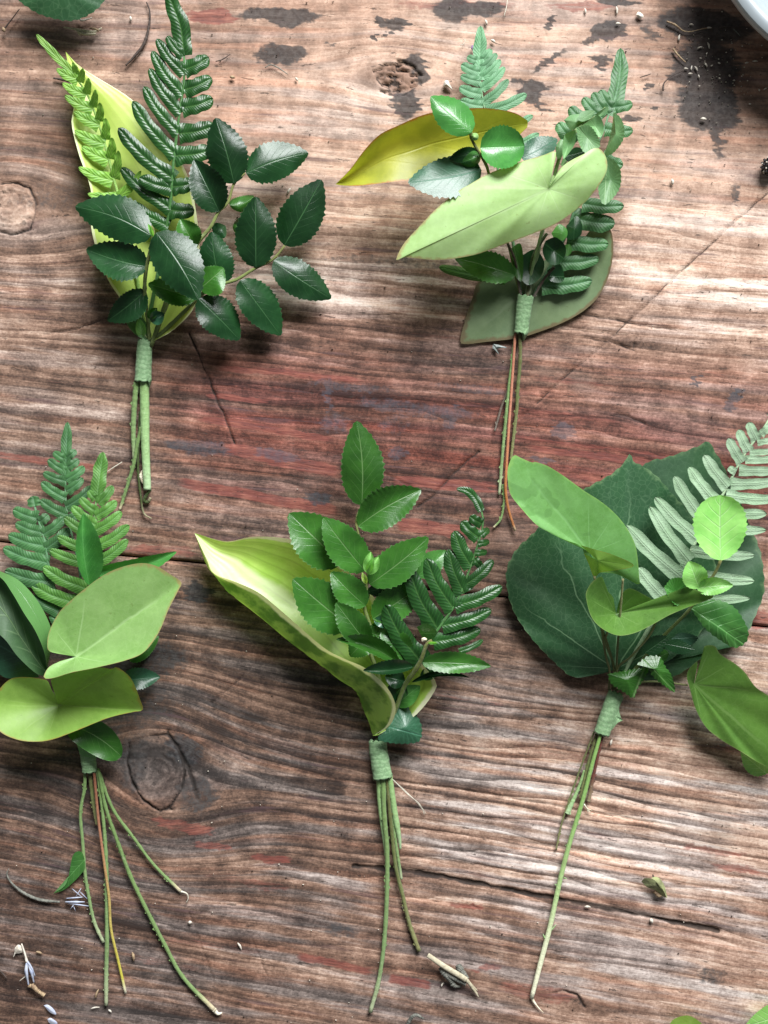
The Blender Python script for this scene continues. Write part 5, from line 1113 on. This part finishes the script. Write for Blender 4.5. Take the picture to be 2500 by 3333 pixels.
flake('single blue-white petal at the bottom left corner', 'petal', G_, (360,1960), [(315,1930),(345,1925),(385,1955),(405,1995),(360,1980)], BLUEP, name='petal')
flake('blue petal cut by the bottom edge in the lower left', 'petal', G_, (375,2040), [(340,2030),(365,2020),(410,2050),(405,2070),(360,2060)], BLUEP, name='petal')
stick('brown_scrap', 'knobby brown scrap beneath the pale blue trumpet floret', 'scrap', tp(G_, [(205,1795,1.5),(235,1790,2),(265,1820,2),(318,1858,1.5)], None), [4, 8, 5, 7], TAN, nub=.25)
flake('dry tan flower husk between the knot hole and the small fern', 'husk', A, (1075,530), [(1048,545),(1060,505),(1085,502),(1100,530),(1122,575),(1090,555)], W_SEED, z=3, name='husk')
tt = thing('metal_shard', 'grey V-shaped shard beside the stems of the upper right bundle', 'shard', P(1615, 1128, 0))
fan(tt, C, (760,1095), 2, [(738,1078),(780,1085),(832,1103),(790,1105),(752,1110)], SHARD, ze=1.2, closed=True, name='blade', n=24, rings=3)
fan(tt, C, (753,1120), 2, [(735,1082),(752,1100),(776,1148),(755,1130),(733,1108)], SHARD, ze=1, closed=True, name='blade', n=24, rings=3)
flake('small white flower scrap near the top edge right of centre', 'petal', PX, (2082,50), [(2070,48),(2078,38),(2092,46),(2094,56),(2080,60)], W_SEED, z=2, name='petal')
flake('scrap of purple petal at the left side of the small upper right fern', 'petal', PX, (1537,157), [(1532,155),(1538,146),(1543,155),(1538,165)], plain_mat('purple_petal', (.33, .2, .38), None, .6), name='petal')
# seeds and chips
def seed_mesh(name, x, y, ln, wd, ang, mat):
    a = math.radians(ang); dx, dy = math.cos(a)*ln*.5, math.sin(a)*ln*.5
    return tube(None, [(x-dx, y-dy, wd*S*1000*.5), (x+dy*.12, y-dx*.12, wd*S*1000*.62), (x+dx, y+dy, wd*S*1000*.5)], [wd*.18, wd*.5, wd*.42, wd*.14], mat, name=name, n=9, m=7, nub=.05)
for (x, y, l, w_, an, lab) in [(941,621,20,9,-60,'white seed between the two arching sprigs and the red-tipped leaf'), (2188,592,20,10,80,'white seed on bare wood right of the pale heart leaf'),
    (2290,388,20,11,5,'plump white seed on the lower part of the black stain'), (1582,73,18,9,70,'white seed directly above the small upper right fern'), (1605,134,17,10,30,'white seed right beside the tip of the small upper right fern'),
    (1913,2952,20,9,5,'white seed in the long crack left of the dry olive leaf'), (2120,2997,17,14,70,'round white seed below the dry olive leaf'), (619,3003,13,12,0,'round pinkish seed between the splayed lower left stems'),
    (433,3114,30,11,80,'pointed tan husk right of the yellow stem end'), (1990,2416,20,9,-75,'white seed at the foot of the right-hand floral tape'), (2007,34,26,8,85,'curved white husk at the top edge right of centre'),
    (1905,36,18,7,80,'small white husk at the top edge near the dark patches'), (2012,77,16,8,0,'white chip resting on the round dark patch near the top'), (780,3080,26,8,60,'bent white chip in the lower left quarter of the wood'),
    (316,3234,30,8,-70,'tan hourglass husk beside the end of the straight green stem'), (310,3281,30,6,-10,'white splinter at the foot of the straight green stem'), (358,3291,14,7,40,'white crumb right of the white splinter at the bottom left'),
    (128,3101,22,9,20,'tan flake right of the pale blue trumpet floret'), (665,249,14,8,-60,'grey seed right of the tall dark fern'), (757,252,18,12,10,'brown seed on bare wood right of the tall dark fern'), (965,258,14,8,60,'pale seed beneath the thin bleached twig'),
    (425,61,16,9,80,'pale seed left of the tip of the tall dark fern'), (1440,3205,17,6,-60,'pale sliver left of the split stem'), (1312,2958,16,6,60,'lilac sliver between the two middle stems')]:
    tag(seed_mesh('seed', x, y, l, w_, an, TAN if 'tan' in lab or 'brown' in lab else W_SEED), lab, 'seed')
for (x, y, l, w_, an) in [(480,380,14,6,15),(290,580,20,8,-80),(610,735,18,6,-15),(740,700,20,6,75),(550,1060,18,7,60),(460,1140,14,7,0),(700,1000,16,7,60),(790,1015,8,5,-40),(590,1180,12,6,75),(905,975,9,6,20),(1065,1170,8,6,60),(1135,1240,8,6,0),(1380,1605,9,5,0),(1520,1390,9,7,80),
        (910,1210,9,6,10),(395,1060,14,6,10),(480,1050,16,6,-80),(750,430,18,6,0),(1330,970,12,6,-10),(1460,945,18,5,0),(620,900,7,6,0),(715,825,8,5,-70),(1620,1370,14,5,-30),(600,1330,7,5,0)]:
    q = Q3(x, y); tag(seed_mesh('seed_husk', q[0], q[1], l, w_, an, W_SEED), 'tiny pale seed husk scattered over the black stain near the dish', 'husk', 'husks on the black stain')
# black seed head at the right edge
t = thing('black_berry_cone', 'knobbly black seed cone flecked with white at the right edge', 'cone', P(2505, 540, 0))
def blob(par, c, r, mat, name, n=10, m=12, sq=1.0):
    V = []; 
    for i in range(n):
        th = math.pi*(i+.02)/(n-1+.04)
        for j in range(m):
            a = 2*math.pi*j/m; V.append((c[0]+r*math.sin(th)*math.cos(a), c[1]+r*math.sin(th)*math.sin(a), c[2]+r*math.cos(th)*sq))
    return mk(name, V, grid_faces(n, m, True), mat, par)
cc = np.array(P(2508, 541, 4)); blob(t, cc, .0034, BLACKB, 'core', 14, 20)
for i in range(70):
    zz = 1-2*(i+.5)/70; a = i*2.39996; r_ = math.sqrt(1-zz*zz)
    d = np.array([r_*math.cos(a), r_*math.sin(a), zz])
    if cc[2]+d[2]*.0038 < .0004: continue
    blob(t, cc+d*.0036, .00055 if i % 3 else .0004, BLACKB if i % 3 else W_SEED, 'seed', 6, 7)
# dust and crumbs nobody could count
V = []; FC = []
for i in range(420):
    x = random.uniform(0, 2500); y = random.uniform(0, 3333); r = random.choice((1.2, 1.6, 2.0, 2.6))
    if i < 150: x = random.gauss(2310, 90); y = random.gauss(260, 120)
    c = np.array(P(x, y, .25)); k = len(V); a0 = random.random()*6
    for j in range(4): V.append(c+np.array([math.cos(a0+j*1.57)*r*S*random.uniform(.6, 1.5), math.sin(a0+j*1.57)*r*S*random.uniform(.6, 1.2), -.0004]))
    V.append(c+np.array([0, 0, r*S])); FC += [(k+j, k+(j+1) % 4, k+4) for j in range(4)]
o = mk('crumbs', V, FC, W_SEED, None, smooth=False); o['kind'] = 'stuff'; o['label'] = 'pale dust and crumbs sprinkled over the wood'; o['category'] = 'crumbs'
V = []; FC = []
for i in range(260):
    x = random.uniform(0, 2500); y = random.uniform(0, 3333); r = random.choice((1.5, 2.0, 3.0))
    c = np.array(P(x, y, .2)); k = len(V); a0 = random.random()*6
    for j in range(4): V.append(c+np.array([math.cos(a0+j*1.57)*r*S*random.uniform(.6, 1.6), math.sin(a0+j*1.57)*r*S*random.uniform(.5, 1.0), -.0004]))
    V.append(c+np.array([0, 0, r*S*.8])); FC += [(k+j, k+(j+1) % 4, k+4) for j in range(4)]
o = mk('dirt_grains', V, FC, DARKTW, None, smooth=False); o['kind'] = 'stuff'; o['label'] = 'dark dirt grains sprinkled over the wood'; o['category'] = 'dirt'
